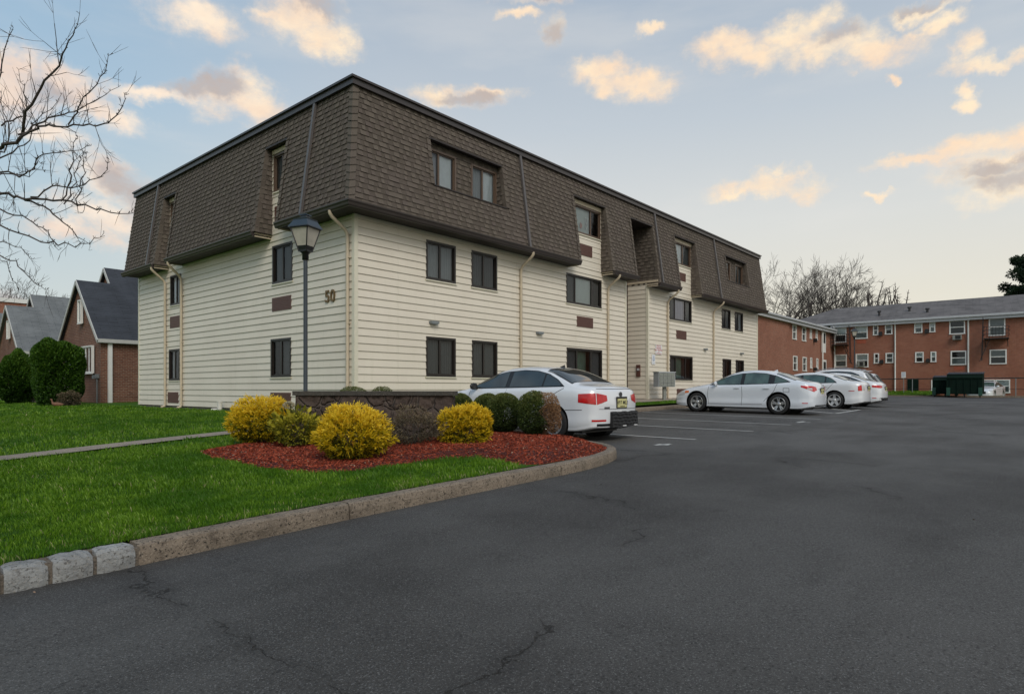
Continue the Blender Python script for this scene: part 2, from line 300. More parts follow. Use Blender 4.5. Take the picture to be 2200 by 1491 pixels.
# ------------------------------------------------------------------ object helpers
def tag(o, label=None, cat=None, group=None, kind=None):
    if label: o['label'] = label
    if cat: o['category'] = cat
    if group: o['group'] = group
    if kind: o['kind'] = kind
    return o
def empty(name, loc, label=None, cat=None, group=None, rz=0):
    o = bpy.data.objects.new(name, None); COL.objects.link(o); o.location = loc; o.rotation_euler = (0, 0, rz)
    o.empty_display_size = .2
    return tag(o, label, cat, group)
def copy_tree(o, parent=None):
    c = o.copy(); COL.objects.link(c)
    if parent: c.parent = parent
    for ch in list(o.children): copy_tree(ch, c)
    return c
class MB:
    "collects polygons in world space and links them as one mesh"
    def __init__(s): s.v = []; s.f = []; s.uv = []; s.r = []; s.sm = []
    def poly(s, pts, uv=None, rnd=.5, smooth=False):
        i = len(s.v); s.v += [tuple(p) for p in pts]; s.f.append(tuple(range(i, i + len(pts))))
        if uv is None:
            p = [Vector(q) for q in pts[:3]]; n = (p[1] - p[0]).cross(p[2] - p[0]); a = [abs(x) for x in n]
            if a[2] >= max(a[0], a[1]): uv = [(q[0], q[1]) for q in pts]
            elif a[0] > a[1]: uv = [(q[1], q[2]) for q in pts]
            else: uv = [(q[0], q[2]) for q in pts]
        s.uv += list(uv); s.r.append(rnd); s.sm.append(smooth)
    def grid(s, rows, rnd=.5, smooth=True, closed=False):
        i = len(s.v); nr = len(rows); nc = len(rows[0])
        for r_ in rows: s.v += [tuple(p) for p in r_]
        for a in range(nr - 1):
            for b_ in range(nc if closed else nc - 1):
                c_ = (b_ + 1) % nc
                s.f.append((i + a * nc + b_, i + a * nc + c_, i + (a + 1) * nc + c_, i + (a + 1) * nc + b_))
                s.uv += [(0, 0)] * 4; s.r.append(rnd); s.sm.append(smooth)
    def box(s, x0, x1, y0, y1, z0, z1, M=None, rnd=.5):
        c = [Vector((x, y, z)) for z in (z0, z1) for y in (y0, y1) for x in (x0, x1)]
        if M: c = [M @ p for p in c]
        for q in ((0, 2, 3, 1), (4, 5, 7, 6), (0, 1, 5, 4), (2, 6, 7, 3), (0, 4, 6, 2), (1, 3, 7, 5)):
            s.poly([c[k] for k in q], rnd=rnd)
    def obox(s, c, ux, uy, uz, hx, hy, hz):
        M = Matrix((ux, uy, uz)).transposed().to_4x4(); M.translation = c
        s.box(-hx, hx, -hy, hy, -hz, hz, M)
    def bar(s, a, b_, w_=.03, h=None, up=(0, 0, 1)):
        a = Vector(a); b_ = Vector(b_); d = b_ - a; L = d.length; d.normalize(); up = Vector(up)
        sd = d.cross(up)
        if sd.length < 1e-3: sd = d.cross(Vector((1, 0, 0)))
        sd.normalize(); u2 = sd.cross(d); s.obox((a + b_) / 2, d, sd, u2, L / 2, w_ / 2, (h or w_) / 2)
    def tube(s, pts, rad, n=8, cap=True, rnd=.5):
        pts = [Vector(p) for p in pts]; rad = [rad] * len(pts) if not isinstance(rad, (list, tuple)) else rad
        rows = []; ref = None
        for k, p in enumerate(pts):
            d = (pts[min(k + 1, len(pts) - 1)] - pts[max(k - 1, 0)]).normalized()
            if ref is None: ref = d.cross(Vector((0, 0, 1)) if abs(d.z) < .9 else Vector((1, 0, 0))).normalized()
            ref = (ref - d * ref.dot(d)).normalized(); b2 = d.cross(ref)
            rows.append([p + (ref * math.cos(2 * math.pi * j / n) + b2 * math.sin(2 * math.pi * j / n)) * rad[k] for j in range(n)])
        s.grid(rows, closed=True, rnd=rnd)
        if cap: s.poly(rows[0][::-1], rnd=rnd); s.poly(rows[-1], rnd=rnd)
    def lathe(s, c, prof, n=16, axis=(0, 0, 1)):
        ax = Vector(axis).normalized(); a = ax.cross(Vector((1, 0, 0)) if abs(ax.x) < .9 else Vector((0, 1, 0))).normalized(); b2 = ax.cross(a); c = Vector(c)
        s.grid([[c + ax * h + (a * math.cos(2 * math.pi * j / n) + b2 * math.sin(2 * math.pi * j / n)) * r_ for j in range(n)] for r_, h in prof], closed=True)
    def build(s, name, mat, parent=None, bevel=0):
        me = bpy.data.meshes.new(name); org = Vector((0, 0, 0))
        if parent is not None:
            bpy.context.view_layer.update(); inv = parent.matrix_world.inverted(); vv = [inv @ Vector(p) for p in s.v]
        else:
            a = np.array(s.v); org = Vector(((a[:, 0].min() + a[:, 0].max()) / 2, (a[:, 1].min() + a[:, 1].max()) / 2, a[:, 2].min())); vv = [Vector(p) - org for p in s.v]
        me.from_pydata(vv, [], s.f)
        u = me.uv_layers.new(name='UVMap'); u.data.foreach_set('uv', np.array(s.uv, dtype=np.float32).ravel())
        at = me.attributes.new('rnd', 'FLOAT', 'FACE'); at.data.foreach_set('value', np.array(s.r, dtype=np.float32))
        me.polygons.foreach_set('use_smooth', s.sm); me.update()
        me.materials.append(MATS[mat] if isinstance(mat, str) else mat)
        o = bpy.data.objects.new(name, me); COL.objects.link(o); o.location = org
        if parent is not None: o.parent = parent
        if bevel:
            bv = o.modifiers.new('bevel', 'BEVEL'); bv.width = bevel; bv.segments = 2; bv.limit_method = 'ANGLE'; bv.angle_limit = R(40)
        return o
def fastmesh(name, V, F, rnd, mat, parent=None, loc=(0, 0, 0), smooth=False):
    "numpy vertices (n,3) and faces (m,k) as one object; loc is its origin"
    V = np.asarray(V, dtype=np.float32) - np.array(loc, dtype=np.float32); F = np.asarray(F, dtype=np.int32); k = F.shape[1]
    me = bpy.data.meshes.new(name); me.vertices.add(len(V)); me.vertices.foreach_set('co', V.ravel())
    me.loops.add(F.size); me.loops.foreach_set('vertex_index', F.ravel())
    me.polygons.add(len(F)); me.polygons.foreach_set('loop_start', np.arange(0, F.size, k, dtype=np.int32)); me.polygons.foreach_set('loop_total', np.full(len(F), k, dtype=np.int32))
    at = me.attributes.new('rnd', 'FLOAT', 'FACE'); at.data.foreach_set('value', np.asarray(rnd, dtype=np.float32))
    me.update(calc_edges=True); me.validate()
    me.materials.append(MATS[mat]); o = bpy.data.objects.new(name, me); COL.objects.link(o)
    if parent is not None: o.parent = parent; 
    else: o.location = loc
    return o
def leaves(name, C, dirs, ln, wd, rnd, mat, parent=None, loc=(0, 0, 0), droop=0):
    "one folded leaf (2 triangles making a kite) per centre, pointing along dirs"
    n = len(C); d = dirs / (np.linalg.norm(dirs, axis=1, keepdims=True) + 1e-9)
    r_ = np.random.normal(size=(n, 3)); sd = np.cross(d, r_); sd /= np.linalg.norm(sd, axis=1, keepdims=True) + 1e-9
    ln = np.broadcast_to(np.asarray(ln), (n,))[:, None]; wd = np.broadcast_to(np.asarray(wd), (n,))[:, None]
    a = C - d * ln * .5; b_ = C + sd * wd * .5 ; c_ = C + d * ln * .5; e = C - sd * wd * .5
    c_ = c_ - np.array([0, 0, 1]) * ln * droop
    V = np.stack([a, b_, c_, e], axis=1).reshape(-1, 3); F = np.arange(4 * n).reshape(n, 4)
    return fastmesh(name, V, F, rnd, mat, parent, loc)
def text_mb(txt, size, M, extr=.004, bold=0, font_dx=0):
    "returns an MB holding the extruded letters, laid in the xy plane of matrix M, centred"
    cu = bpy.data.curves.new('lettering', 'FONT'); cu.body = txt; cu.size = size; cu.extrude = extr; cu.offset = bold; cu.align_x = 'CENTER'; cu.align_y = 'CENTER'; cu.space_line = .95; cu.space_character = 1.12 if bold else 1
    ob = bpy.data.objects.new('lettering', cu); COL.objects.link(ob); bpy.context.view_layer.update()
    me = bpy.data.meshes.new_from_object(ob.evaluated_get(bpy.context.evaluated_depsgraph_get()))
    mb = MB()
    for p in me.polygons: mb.poly([M @ me.vertices[i].co for i in p.vertices])
    bpy.data.objects.remove(ob); bpy.data.curves.remove(cu); bpy.data.meshes.remove(me)
    return mb
# ------------------------------------------------------------------ terrain
def fz(X): return .62 * (1 - math.exp(-X / 27.)) if X > 0 else .023 * X
def az_(X, Y): return fz(max(X, -20)) + .0006 * min(max(X, 0), 22) * min(max(0, Y - 5), 10)      # asphalt height
def lz(X, Y): return az_(X, Y) + .13 + .010 * min(max(0, Y - 3), 12)   # lawn height
KB = None
def bed_point(x, y):
    P_ = BEDP; c_ = False
    for i in range(len(P_)):
        x1, y1 = P_[i]; x2, y2 = P_[i - 1]
        if (y1 > y) != (y2 > y) and x < (x2 - x1) * (y - y1) / (y2 - y1 + 1e-9) + x1: c_ = not c_
    return c_
BEDP = [(4.05, 9.5), (3.85, 8.6), (3.8, 7.3), (3.95, 6.4), (4.4, 6.1), (5.4, 6.15), (6.1, 5.85), (6.0, 5.3), (5.75, 4.7), (12, 4.0), (12, 12), (8, 11.3), (6.3, 10.6), (5.0, 10.0)]
def bed_edge(x, y):
    d = 9.
    for i in range(len(BEDP)):
        x1, y1 = BEDP[i - 1]; x2, y2 = BEDP[i]; L_ = (x2 - x1) ** 2 + (y2 - y1) ** 2
        u = max(0, min(1, ((x - x1) * (x2 - x1) + (y - y1) * (y2 - y1)) / L_)); d = min(d, math.hypot(x - x1 - u * (x2 - x1), y - y1 - u * (y2 - y1)))
    return d
def sheet(name, xs, ys, zf, mat, off=0):
    mb = MB(); mb.grid([[(x, y, zf(x, y) + off) for x in xs] for y in ys][::1]); o = mb.build(name, mat)
    o['kind'] = 'structure'; return o
def ax(*seg):
    out = []
    for a, b_, n in seg: out += list(np.linspace(a, b_, n, endpoint=False))
    return out + [seg[-1][1]]
sheet('ground', ax((-900, -60, 8), (-60, 100, 40), (100, 900, 8)), ax((-900, -60, 8), (-60, 100, 40), (100, 900, 8)), az_, 'turf', -.12)
sheet('parking_lot', ax((-14, 0, 20), (0, 62, 60)), ax((-22, 0, 14), (0, 16, 34)), lambda x, y: az_(x, y), 'asphalt')

# kerb line: front edge of the island on the asphalt side, then round the tip and back to the building
KL = [(-14, 4.62), (1.59, 4.62)]
KC = [(1.59, 4.62), (3.2, 4.68), (5.5, 4.70), (6.6, 4.70), (7.2, 4.74), (7.8, 4.86), (8.3, 5.05), (8.72, 5.35), (9.02, 5.8), (9.18, 6.3), (9.25, 7.0), (9.28, 9.5), (9.3, 10.6), (9.5, 11.05), (9.95, 11.28), (11, 11.3), (20, 11.3), (36, 11.3), (44, 11.35)]
def resample(pts, step):
    out = [Vector(pts[0]).to_2d()]
    for a, b_ in zip(pts, pts[1:]):
        a = Vector(a); b_ = Vector(b_); n = max(1, int((b_ - a).length / step))
        for k in range(1, n + 1): out.append(a.lerp(b_, k / n))
    return out
def chaikin(p, n=2):
    p = [Vector(q) for q in p]
    for _ in range(n):
        q = [p[0]]
        for a, b_ in zip(p, p[1:]): q += [a.lerp(b_, .25), a.lerp(b_, .75)]
        p = q + [p[-1]]
    return p
kc = chaikin(resample(KC, .5), 2)
def kerb_run(mb, path, w_=.16, h=.14, jit=.0):
    "profile swept on the path; inner side is to the left of travel"
    prof = [(0, -.05), (0.0, h * .55), (.012, h * .9), (.035, h), (w_ - .02, h + .004), (w_, h - .02), (w_, -.05)]
    rows = []
    for k, p in enumerate(path):
        d = (path[min(k + 1, len(path) - 1)] - path[max(k - 1, 0)]).normalized(); nrm = Vector((-d.y, d.x))
        rows.append([(p.x + nrm.x * a, p.y + nrm.y * a, az_(p.x, p.y) + b_ + random.uniform(-jit, jit)) for a, b_ in prof])
    mb.grid(rows, smooth=False)
    for r_ in (rows[0], rows[-1]): mb.poly(r_)
mb = MB(); acc = 0; seg = [kc[0]]; segs = []
lens = [1.62, 3.1, 1.25, 1.5, 1.2, 1.5, 2.0] + [3.0] * 20; li = 0
for a, b_ in zip(kc, kc[1:]):
    acc += (b_ - a).length; seg.append(b_)
    if acc > lens[li]: segs.append(seg); seg = [b_ + (b_ - a).normalized() * .014]; acc = 0; li += 1
segs.append(seg)
for sg in segs:
    if len(sg) > 1: kerb_run(mb, [Vector(p) for p in sg], jit=.002)
tag(mb.build('kerb', 'kerb_concrete'), kind='structure')
# old rough granite blocks with mortar between them, left of the concrete kerb
mg = MB(); mm = MB(); x = 1.575
while x > -14:
    L = random.uniform(.215, .25)
    n = 7; rows = []
    for i in range(n + 1):
        u = i / n; e = .012 * (1 - min(1, 5 * min(u, 1 - u)))
        rr = []
        for a, b_ in [(0, -.04), (-.008, .04), (-.010, .085), (.004, .125), (.03, .142), (.09, .146), (.15, .14), (.16, -.04)]:
            rr.append((x - .006 - u * (L - .012), 4.615 + a + e + random.uniform(-.006, .006), az_(x, 4.6) + b_ - e + random.uniform(-.005, .005)))
        rows.append(rr)
    mg.grid(rows, rnd=random.random(), smooth=False); mg.poly(rows[0]); mg.poly(rows[-1])
    for q in (x - .012,): mm.box(q - L - .02, q - L + .018, 4.63, 4.77, az_(x, 4.6) - .04, az_(x, 4.6) + random.uniform(.10, .125))
    x -= L + .012
mm.box(1.565, 1.60, 4.625, 4.77, 0, .155)
for k in range(62): q = 1.55 - k * .25; mm.box(q - .25, q, 4.72, 4.82, az_(q, 4.6) - .04, az_(q, 4.6) + .132)
tag(mg.build('granite_kerb', 'granite'), kind='structure'); tag(mm.build('kerb_mortar', 'mortar'), kind='structure')

# lawn: everything on the inner side of the kerb
def kerb_y(x):
    "inner edge of the kerb along its front run"
    if x < 1.59: return 4.62 + .15
    best = 4.85
    for a, b_ in zip(kc, kc[1:]):
        if a.x <= x <= b_.x and a.y < 8: best = a.y + (b_.y - a.y) * (x - a.x) / max(1e-6, b_.x - a.x); break
    return best + .15
def kerb_x(y):
    for a, b_ in zip(kc, kc[1:]):
        if a.y <= y <= b_.y and b_.x > 8 and a.y > 5: return a.x + (b_.x - a.x) * (y - a.y) / max(1e-6, b_.y - a.y) - .15
    return 9.1
mb = MB(); rows = []
xs = ax((-40, -14, 6), (-14, 0, 28), (0, 9.1, 60))
for x in xs:
    y0 = kerb_y(x) if x < 8.6 else 5.6 + (x - 8.6) * .9
    r_ = []
    for k in range(60):
        u = (k / 59) ** 1.6; y = y0 + (75 - y0) * u
        r_.append((min(x, kerb_x(y) if y < 11 else 99), y, lz(x, y) - (.09 if bed_point(x, y) and bed_edge(x, y) > .3 else 0)))
    rows.append(r_)
mb.grid(rows[::-1])
mb.grid([[(x, y, max(lz(x, y), .0) if y > 12 else lz(x, y)) for y in ax((11.44, 13.9, 6), (13.9, 75, 20))] for x in ax((9.1, 45, 30), (45, 60, 3))][::-1])
tag(mb.build('lawn', 'turf'), kind='structure')
# narrow concrete path across the lawn
mb = MB(); pth = chaikin([(-14, 9.6), (-6, 10.0), (0, 10.3), (2.0, 10.62), (3.5, 11.2), (5.3, 11.8), (8.5, 12.6)], 3)
rows = [[(p.x + .12, p.y - .24, lz(p.x, p.y) + .03), (p.x - .12, p.y + .24, lz(p.x, p.y) + .03)] for p in pth]
mb.grid(rows[::-1], smooth=False); tag(mb.build('lawn_path', 'walk_concrete'), kind='structure')
# walk along the entrance side
mb = MB(); mb.grid([[(x, y, lz(x, y) + .035) for y in (12.35, 13.1, 13.6, 14.6)] for x in ax((19.5, 33, 12))][::-1], smooth=False)
tag(mb.build('sidewalk', 'walk_concrete'), kind='structure')

# far side: kerb, grass strip and yard before the brick building
mb = MB(); mb.grid([[(x, y, .68 + (x - 61) * .035) for y in ax((8.2, 60, 12))] for x in ax((61.0, 72, 3))][::-1]); tag(mb.build('far_lawn', 'turf'), kind='structure')
mb = MB(); mb.box(60.8, 61.02, -30, 16, .3, .70); mb.box(60.6, 60.8, 5.5, 16, .3, .66); tag(mb.build('far_kerb', 'kerb_concrete'), kind='structure')
mb = MB(); mb.grid([[(x, y, .40) for y in (-30, -12, 5.2)] for x in (61.03, 66, 70)][::-1]); tag(mb.build('yard_paving', 'walk_concrete'), kind='structure')

# painted bay lines
mb = MB()
def stripe(p, q, w_=.10):
    p = Vector(p); q = Vector(q); n = max(2, int((q - p).length / .5)); d = (q - p).normalized(); s_ = Vector((-d.y, d.x)) * w_ / 2
    rows = []
    for k in range(n + 1):
        c_ = p.lerp(q, k / n); rows.append([(c_.x + s_.x * e, c_.y + s_.y * e, az_(c_.x, c_.y) + .005) for e in (1, -1)])
    mb.grid(rows, smooth=False)
for a in (((11.72, 5.37), (11.72, 11.1)), ((14.3, 5.2), (14.3, 11.1)), ((16.9, 5.2), (16.9, 11.1)), ((19.9, 5.3), (19.9, 11.1)), ((23.6, 5.8), (27.3, 5.85)), ((25.6, 7.9), (23.66, 5.9)), ((27.6, 7.1), (26.0, 5.9)),
          ((27.3, 5.9), (27.3, 11.1)), ((30.1, 6), (30.1, 11.1)), ((33, 6), (33, 11.1)), ((10.3, 5.5), (10.62, 5.35)), ((10.47, 5.53), (10.44, 5.3)), ((17.9, 5.35), (18.5, 5.35)), ((18.2, 5.35), (18.2, 5.1))): stripe(*a)
tag(mb.build('bay_markings', 'road_paint'), kind='structure')

# ------------------------------------------------------------------ grass blades as real geometry
def inbed(x, y):
    "inside the mulch bed (vectorised)"
    P_ = BEDP
    c_ = np.zeros(len(x), bool)
    for i in range(len(P_)):
        x1, y1 = P_[i]; x2, y2 = P_[i - 1]
        k = ((y1 > y) != (y2 > y)) & (x < (x2 - x1) * (y - y1) / (y2 - y1 + 1e-9) + x1); c_ ^= k
    return c_
vlz = np.vectorize(lz); vky = np.vectorize(lambda x: kerb_y(x) if x < 8.9 else 20)
def blades(n, x0, x1, y0, y1, h, w_, dmin, dmax):
    x = np.random.uniform(x0, x1, n); y = np.random.uniform(y0, y1, n); d = np.hypot(x, y)
    a = np.arctan2(y, x)
    ok = (d > dmin) & (d < dmax) & (a < R(84)) & ((a > R(20)) | (x > 60)) & ~inbed(x, y)
    x = x[ok]; y = y[ok]
    cl = np.sin(x * 2.1 + 1.3 * np.sin(y * 1.7)) * np.sin(y * 2.9 + x) 
    ky = np.interp(x, xs, [kerb_y(q) for q in xs]); ok = (y > ky - .015) & ((x < 8.95) | (y > 11.6) | (x > 60))
    ok &= ~((x > 9.7) & (y > 13.7) & (x < 60)); ok &= np.abs(y - np.interp(x, [p.x for p in pth], [p.y for p in pth])) > .24
    ok &= ~((x > 19.5) & (y > 12.3) & (x < 60))
    x = x[ok]; y = y[ok]; cl = cl[ok]; m = len(x); z = np.where(x > 60.9, .68 + (x - 61) * .035, vlz(x, y))
    c2 = np.sin(x * 7.3 + 2 * np.sin(y * 5.1)) * np.sin(y * 8.7 + np.sin(x * 6)); hh = h * np.random.uniform(.5, 1.25, m) * (1 + .25 * cl + .35 * c2); th = np.random.uniform(0, 2 * np.pi, m); ln = np.random.uniform(.0, .8, m) * hh
    wx = np.cos(th) * w_ * .5; wy = np.sin(th) * w_ * .5; lx = np.cos(th + 1.7) * ln; ly = np.sin(th + 1.7) * ln
    V = np.stack([np.stack([x - wx, y - wy, z - .01], 1), np.stack([x + wx, y + wy, z - .01], 1), np.stack([x + wx * .7 + lx * .4, y + wy * .7 + ly * .4, z + hh * .6], 1), np.stack([x + lx, y + ly, z + hh], 1)], 1).reshape(-1, 3)
    rn = np.clip(np.random.beta(2, 2.6, m) + .10 * cl + .16 * c2, 0, 1); ed = np.clip(1 - (y - 4.75) / .45, 0, 1) * (x < 9); rn = np.where(np.random.rand(m) < .012 + .14 * ed * (c2 > -.2), 1, rn * .93)
    return V, rn
parts_ = [blades(9000, 61, 69.9, 8.4, 17, .09, .05, 50, 90), blades(330000, -.5, 9, 4.5, 10, .033, .0055, 0, 6.8), blades(260000, -.5, 10, 4.5, 14, .045, .009, 6.8, 11), blades(200000, -.5, 22, 9, 24, .05, .018, 11, 24), blades(26000, 18, 46, 11.4, 13, .06, .02, 20, 50), blades(60000, -2, 12, 20, 48, .05, .05, 24, 50)]
V = np.concatenate([p[0] for p in parts_]); rn = np.concatenate([p[1] for p in parts_])
tag(fastmesh('grass', V, np.arange(len(V)).reshape(-1, 4), rn, 'grass_blade'), 'short bright green lawn grass around the planting bed', 'grass', kind='stuff')

# ------------------------------------------------------------------ red mulch bed
mb = MB(); rows = []
def mulz(x, y):
    dk_ = max(0, min(math.hypot(x - q[0], y - q[1]) for q in kcx) - .12)
    f = min(1, dk_ / .5); f = f * f * (3 - 2 * f)
    fe = min(1, bed_edge(x, y) / .22)
    return az_(x, y) + .118 + f * (lz(x, y) - az_(x, y) - .118 - .012 + .045 * fe + fe * .09 * max(0, 1 - ((x - 7.2) ** 2 + (y - 6.6) ** 2) / 5.0))
kcx = np.array([(p.x, p.y) for p in kc if p.y < 11.2])
gx = np.linspace(3.6, 9.26, 110); gy = np.linspace(4.68, 11.2, 120)
ins = inbed(np.repeat(gx, 120), np.tile(gy, 110)).reshape(110, 120)
for i in range(109):
    for j in range(119):
        if not ins[i, j]: continue
        x, y, x2, y2 = gx[i], gy[j], gx[i + 1], gy[j + 1]
        if x2 > 7.2 and y < 7:
            q = np.argmin(np.hypot(kcx[:, 0] - x2, kcx[:, 1] - y)); q = min(max(q, 1), len(kcx) - 2); tx, ty = kcx[q + 1] - kcx[q - 1]
            if tx * (y - kcx[q][1]) - ty * (x2 - kcx[q][0]) < .02 * math.hypot(tx, ty): continue
        elif y < kerb_y(x2) - .13 or x2 > 9.26: continue
        mb.poly([(x, y, mulz(x, y)), (x2, y, mulz(x2, y)), (x2, y2, mulz(x2, y2)), (x, y2, mulz(x, y2))], smooth=True)
tag(mb.build('mulch_bed', 'mulch_bed'), kind='structure')
n = 90000; x = np.random.uniform(3.7, 9.2, n); y = np.random.uniform(4.7, 10.5, n); ok = inbed(x, y)
dk = np.full(n, 9.)
for q in kcx: dk = np.minimum(dk, np.hypot(x - q[0], y - q[1]))
qi = np.argmin(np.hypot(x[:, None] - kcx[None, 1:-1:2, 0], y[:, None] - kcx[None, 1:-1:2, 1]), axis=1); qa = kcx[1:-1:2][qi]; qt = (kcx[2::2][:len(kcx[1:-1:2])] - kcx[0:-2:2][:len(kcx[1:-1:2])])[qi]
ok &= (dk > .155) & (qt[:, 0] * (y - qa[:, 1]) - qt[:, 1] * (x - qa[:, 0]) > 0)
x = x[ok]; y = y[ok]; m_ = len(x); z = np.vectorize(mulz)(x, y) + np.random.uniform(0, .02, m_)
dr = np.stack([np.random.normal(size=m_), np.random.normal(size=m_), np.random.normal(size=m_) * .35], 1)
rr = np.clip(np.random.beta(2, 2, m_), 0, .97); rr[np.random.rand(m_) < .02] = 1
tag(leaves('mulch', np.stack([x, y, z], 1), dr, np.random.uniform(.02, .055, m_), np.random.uniform(.006, .016, m_), rr, 'mulch_chip'), 'shredded red wood mulch covering the planting bed', 'mulch', kind='stuff')
# ------------------------------------------------------------------ apartment building
X0, X1, Y0, Y1 = 9.8, 38.45, 13.76, 28.43
ZB, ZE, ZT = .59, 5.80, 8.95            # bottom of siding, eave, top of the shingles
EB, ET = .55, .10                       # overhang of the mansard at eave and at top
LS = math.hypot(EB - ET, ZT - ZE)
def eo(z): return EB + (ET - EB) * (z - ZE) / (ZT - ZE)
apt = empty('apartment_building', (X0, Y0, .45), 'three storey cream sided apartment building with brown shingled mansard roof and number 50', 'apartment building')
def lap(mb, P0, U, V, N, ulo, uhi, v0, v1, course, lip, holes=(), tabs=None, phase=0):
    "overlapping courses on a plane; holes are (u0,u1,v0,v1); tabs=(min,max) splits courses into shingles"
    P0 = Vector(P0); U = Vector(U); V = Vector(V); N = Vector(N)
    flo = ulo if callable(ulo) else (lambda v: ulo); fhi = uhi if callable(uhi) else (lambda v: uhi)
    flip = U.cross(V).dot(N) < 0
    def q(pts, r_):
        uv = [(a, b_) for a, b_, c_ in pts]; p = [P0 + U * a + V * b_ + N * c_ for a, b_, c_ in pts]
        if flip: p = p[::-1]; uv = uv[::-1]
        mb.poly(p, uv, r_)
    v = v0
    while v < v1 - 1e-4:
        vt = min(v + course, v1); cuts = sorted({v, vt} | {h[k] for h in holes for k in (2, 3) if v < h[k] < vt})
        joints = None
        if tabs:
            joints = []; u = min(flo(v), flo(vt)) - random.uniform(0, .2)
            th = random.choice((0, 1))
            while u < max(fhi(v), fhi(vt)) + .1:
                u2 = u + random.uniform(*tabs); th = 1 - th if random.random() < .85 else th
                joints.append((u, u2, (.5 + .5 * random.random()) if th else .38 * random.random(), th)); u = u2
        rb = random.random()
        for a, b_ in zip(cuts, cuts[1:]):
            mid = (a + b_) / 2
            iv = [(flo, fhi)]
            for h in sorted(holes):
                if h[2] < mid < h[3]:
                    new = []
                    for l_, h_ in iv:
                        if h[1] <= l_(mid) or h[0] >= h_(mid): new.append((l_, h_)); continue
                        if h[0] > l_(mid): new.append((l_, (lambda v, k=h[0]: k)))
                        if h[1] < h_(mid): new.append(((lambda v, k=h[1]: k), h_))
                    iv = [(l_, h_) for l_, h_ in new if h_(mid) - l_(mid) > 1e-3]
            for l_, h_ in iv:
                def piece(la, lb, ha, hb, r_, lp):
                    na = lp * (1 - (a - v) / course); nb = lp * (1 - (b_ - v) / course)
                    q([(la, a, na), (ha, a, na), (hb, b_, nb), (lb, b_, nb)], r_)
                    q([(la, a, -.004), (ha, a, -.004), (ha, a, na), (la, a, na)], r_)
                if not tabs: piece(l_(a), l_(b_), h_(a), h_(b_), rb, lip)
                else:
                    for j0, j1, r_, th in joints:
                        la, lb = max(j0, l_(a)), max(j0, l_(b_)); ha, hb = min(j1, h_(a)), min(j1, h_(b_))
                        if ha - la > .002 or hb - lb > .002:
                            ha = max(ha, la); hb = max(hb, lb)
                            piece(la, lb, ha, hb, r_, lip * (1 + 1.1 * th))
        v = vt
UX, UY, UZ = Vector((1, 0, 0)), Vector((0, 1, 0)), Vector((0, 0, 1))
FRONT = dict(o=Vector((0, Y0, 0)), u=UX, n=-UY); LEFT = dict(o=Vector((X0, 0, 0)), u=UY, n=-UX)
def fp(F, u, z, n=0): return F['o'] + F['u'] * u + UZ * z + F['n'] * n
ENT0, ENT1 = 23.27, 25.15
# ---- window and panel positions (along the wall, z)
D2 = [('screened_glass', .5, 'blind', .8), ('screened_glass', .5, 'blind', .8)]
def W2(a, b_): return [('screened_glass', .48, a), ('screened_glass', .52, b_)]
fw = [  # u0,u1,z0,z1,frame,sections(glass, fraction, backing)
 (12.22, 13.39, 4.34, 5.47, 'dark_frame', W2('blind', 'blind')), (14.07, 15.24, 4.34, 5.47, 'dark_frame', W2('blind_dim', 'blind_dim')),
 (12.22, 13.39, 1.56, 2.71, 'dark_frame', W2('blind_dim', 'blind_dim')), (14.09, 15.25, 1.56, 2.71, 'dark_frame', W2('blind_dim', 'blind_dim')),
 (19.03, 21.38, 4.36, 5.47, 'dark_frame', [('screened_glass', .24, 'blind_dim'), ('window_glass', .5, 'blind'), ('screened_glass', .26, 'room_dark')]),
 (19.05, 21.42, 1.62, 2.73, 'dark_frame', [('screened_glass', .28, 'blind_dim'), ('window_glass', .42, 'green_view'), ('screened_glass', .30, 'blind_dim')]),
 (27.16, 29.47, 4.42, 5.50, 'dark_frame', [('screened_glass', .24, 'blind_dim'), ('window_glass', .50, 'curtain_lilac'), ('screened_glass', .26, 'blind_dim')]),
 (27.19, 29.58, 1.62, 2.77, 'dark_frame', [('screened_glass', .26, 'blind_dim'), ('window_glass', .46, 'green_view'), ('screened_glass', .28, 'room_dark')]),
 (33.15, 34.33, 4.44, 5.50, 'dark_frame', W2('room_dark', 'blind_dim')), (34.94, 36.13, 4.43, 5.50, 'dark_frame', W2('room_dark', 'blind')),
 (33.26, 34.42, 1.66, 2.83, 'dark_frame', W2('blind_dim', 'room_dark')), (35.08, 36.27, 1.66, 2.83, 'dark_frame', W2('blind_dim', 'room_dark')),
 (12.22, 13.40, 6.98, 8.13, 'bronze_frame', [('screened_glass', .42, 'curtain_white'), ('window_glass', .58, 'curtain_white')]),
 (14.05, 15.20, 6.98, 8.13, 'bronze_frame', [('screened_glass', .46, 'blind'), ('window_glass', .54, 'curtain_white')]),
 (19.26, 21.30, 7.05, 8.12, 'bronze_frame', [('screened_glass', .16, 'room_dark'), ('window_glass', .54, 'blind'), ('screened_glass', .30, 'room_dark')]),
 (27.28, 29.36, 7.10, 8.14, 'bronze_frame', [('window_glass', .62, 'curtain_white'), ('screened_glass', .38, 'blind_dim')]),
 (33.15, 34.30, 7.05, 8.14, 'bronze_frame', W2('curtain_white', 'room_dark')), (34.95, 36.05, 7.05, 8.14, 'bronze_frame', W2('blind_dim', 'blind_dim'))]
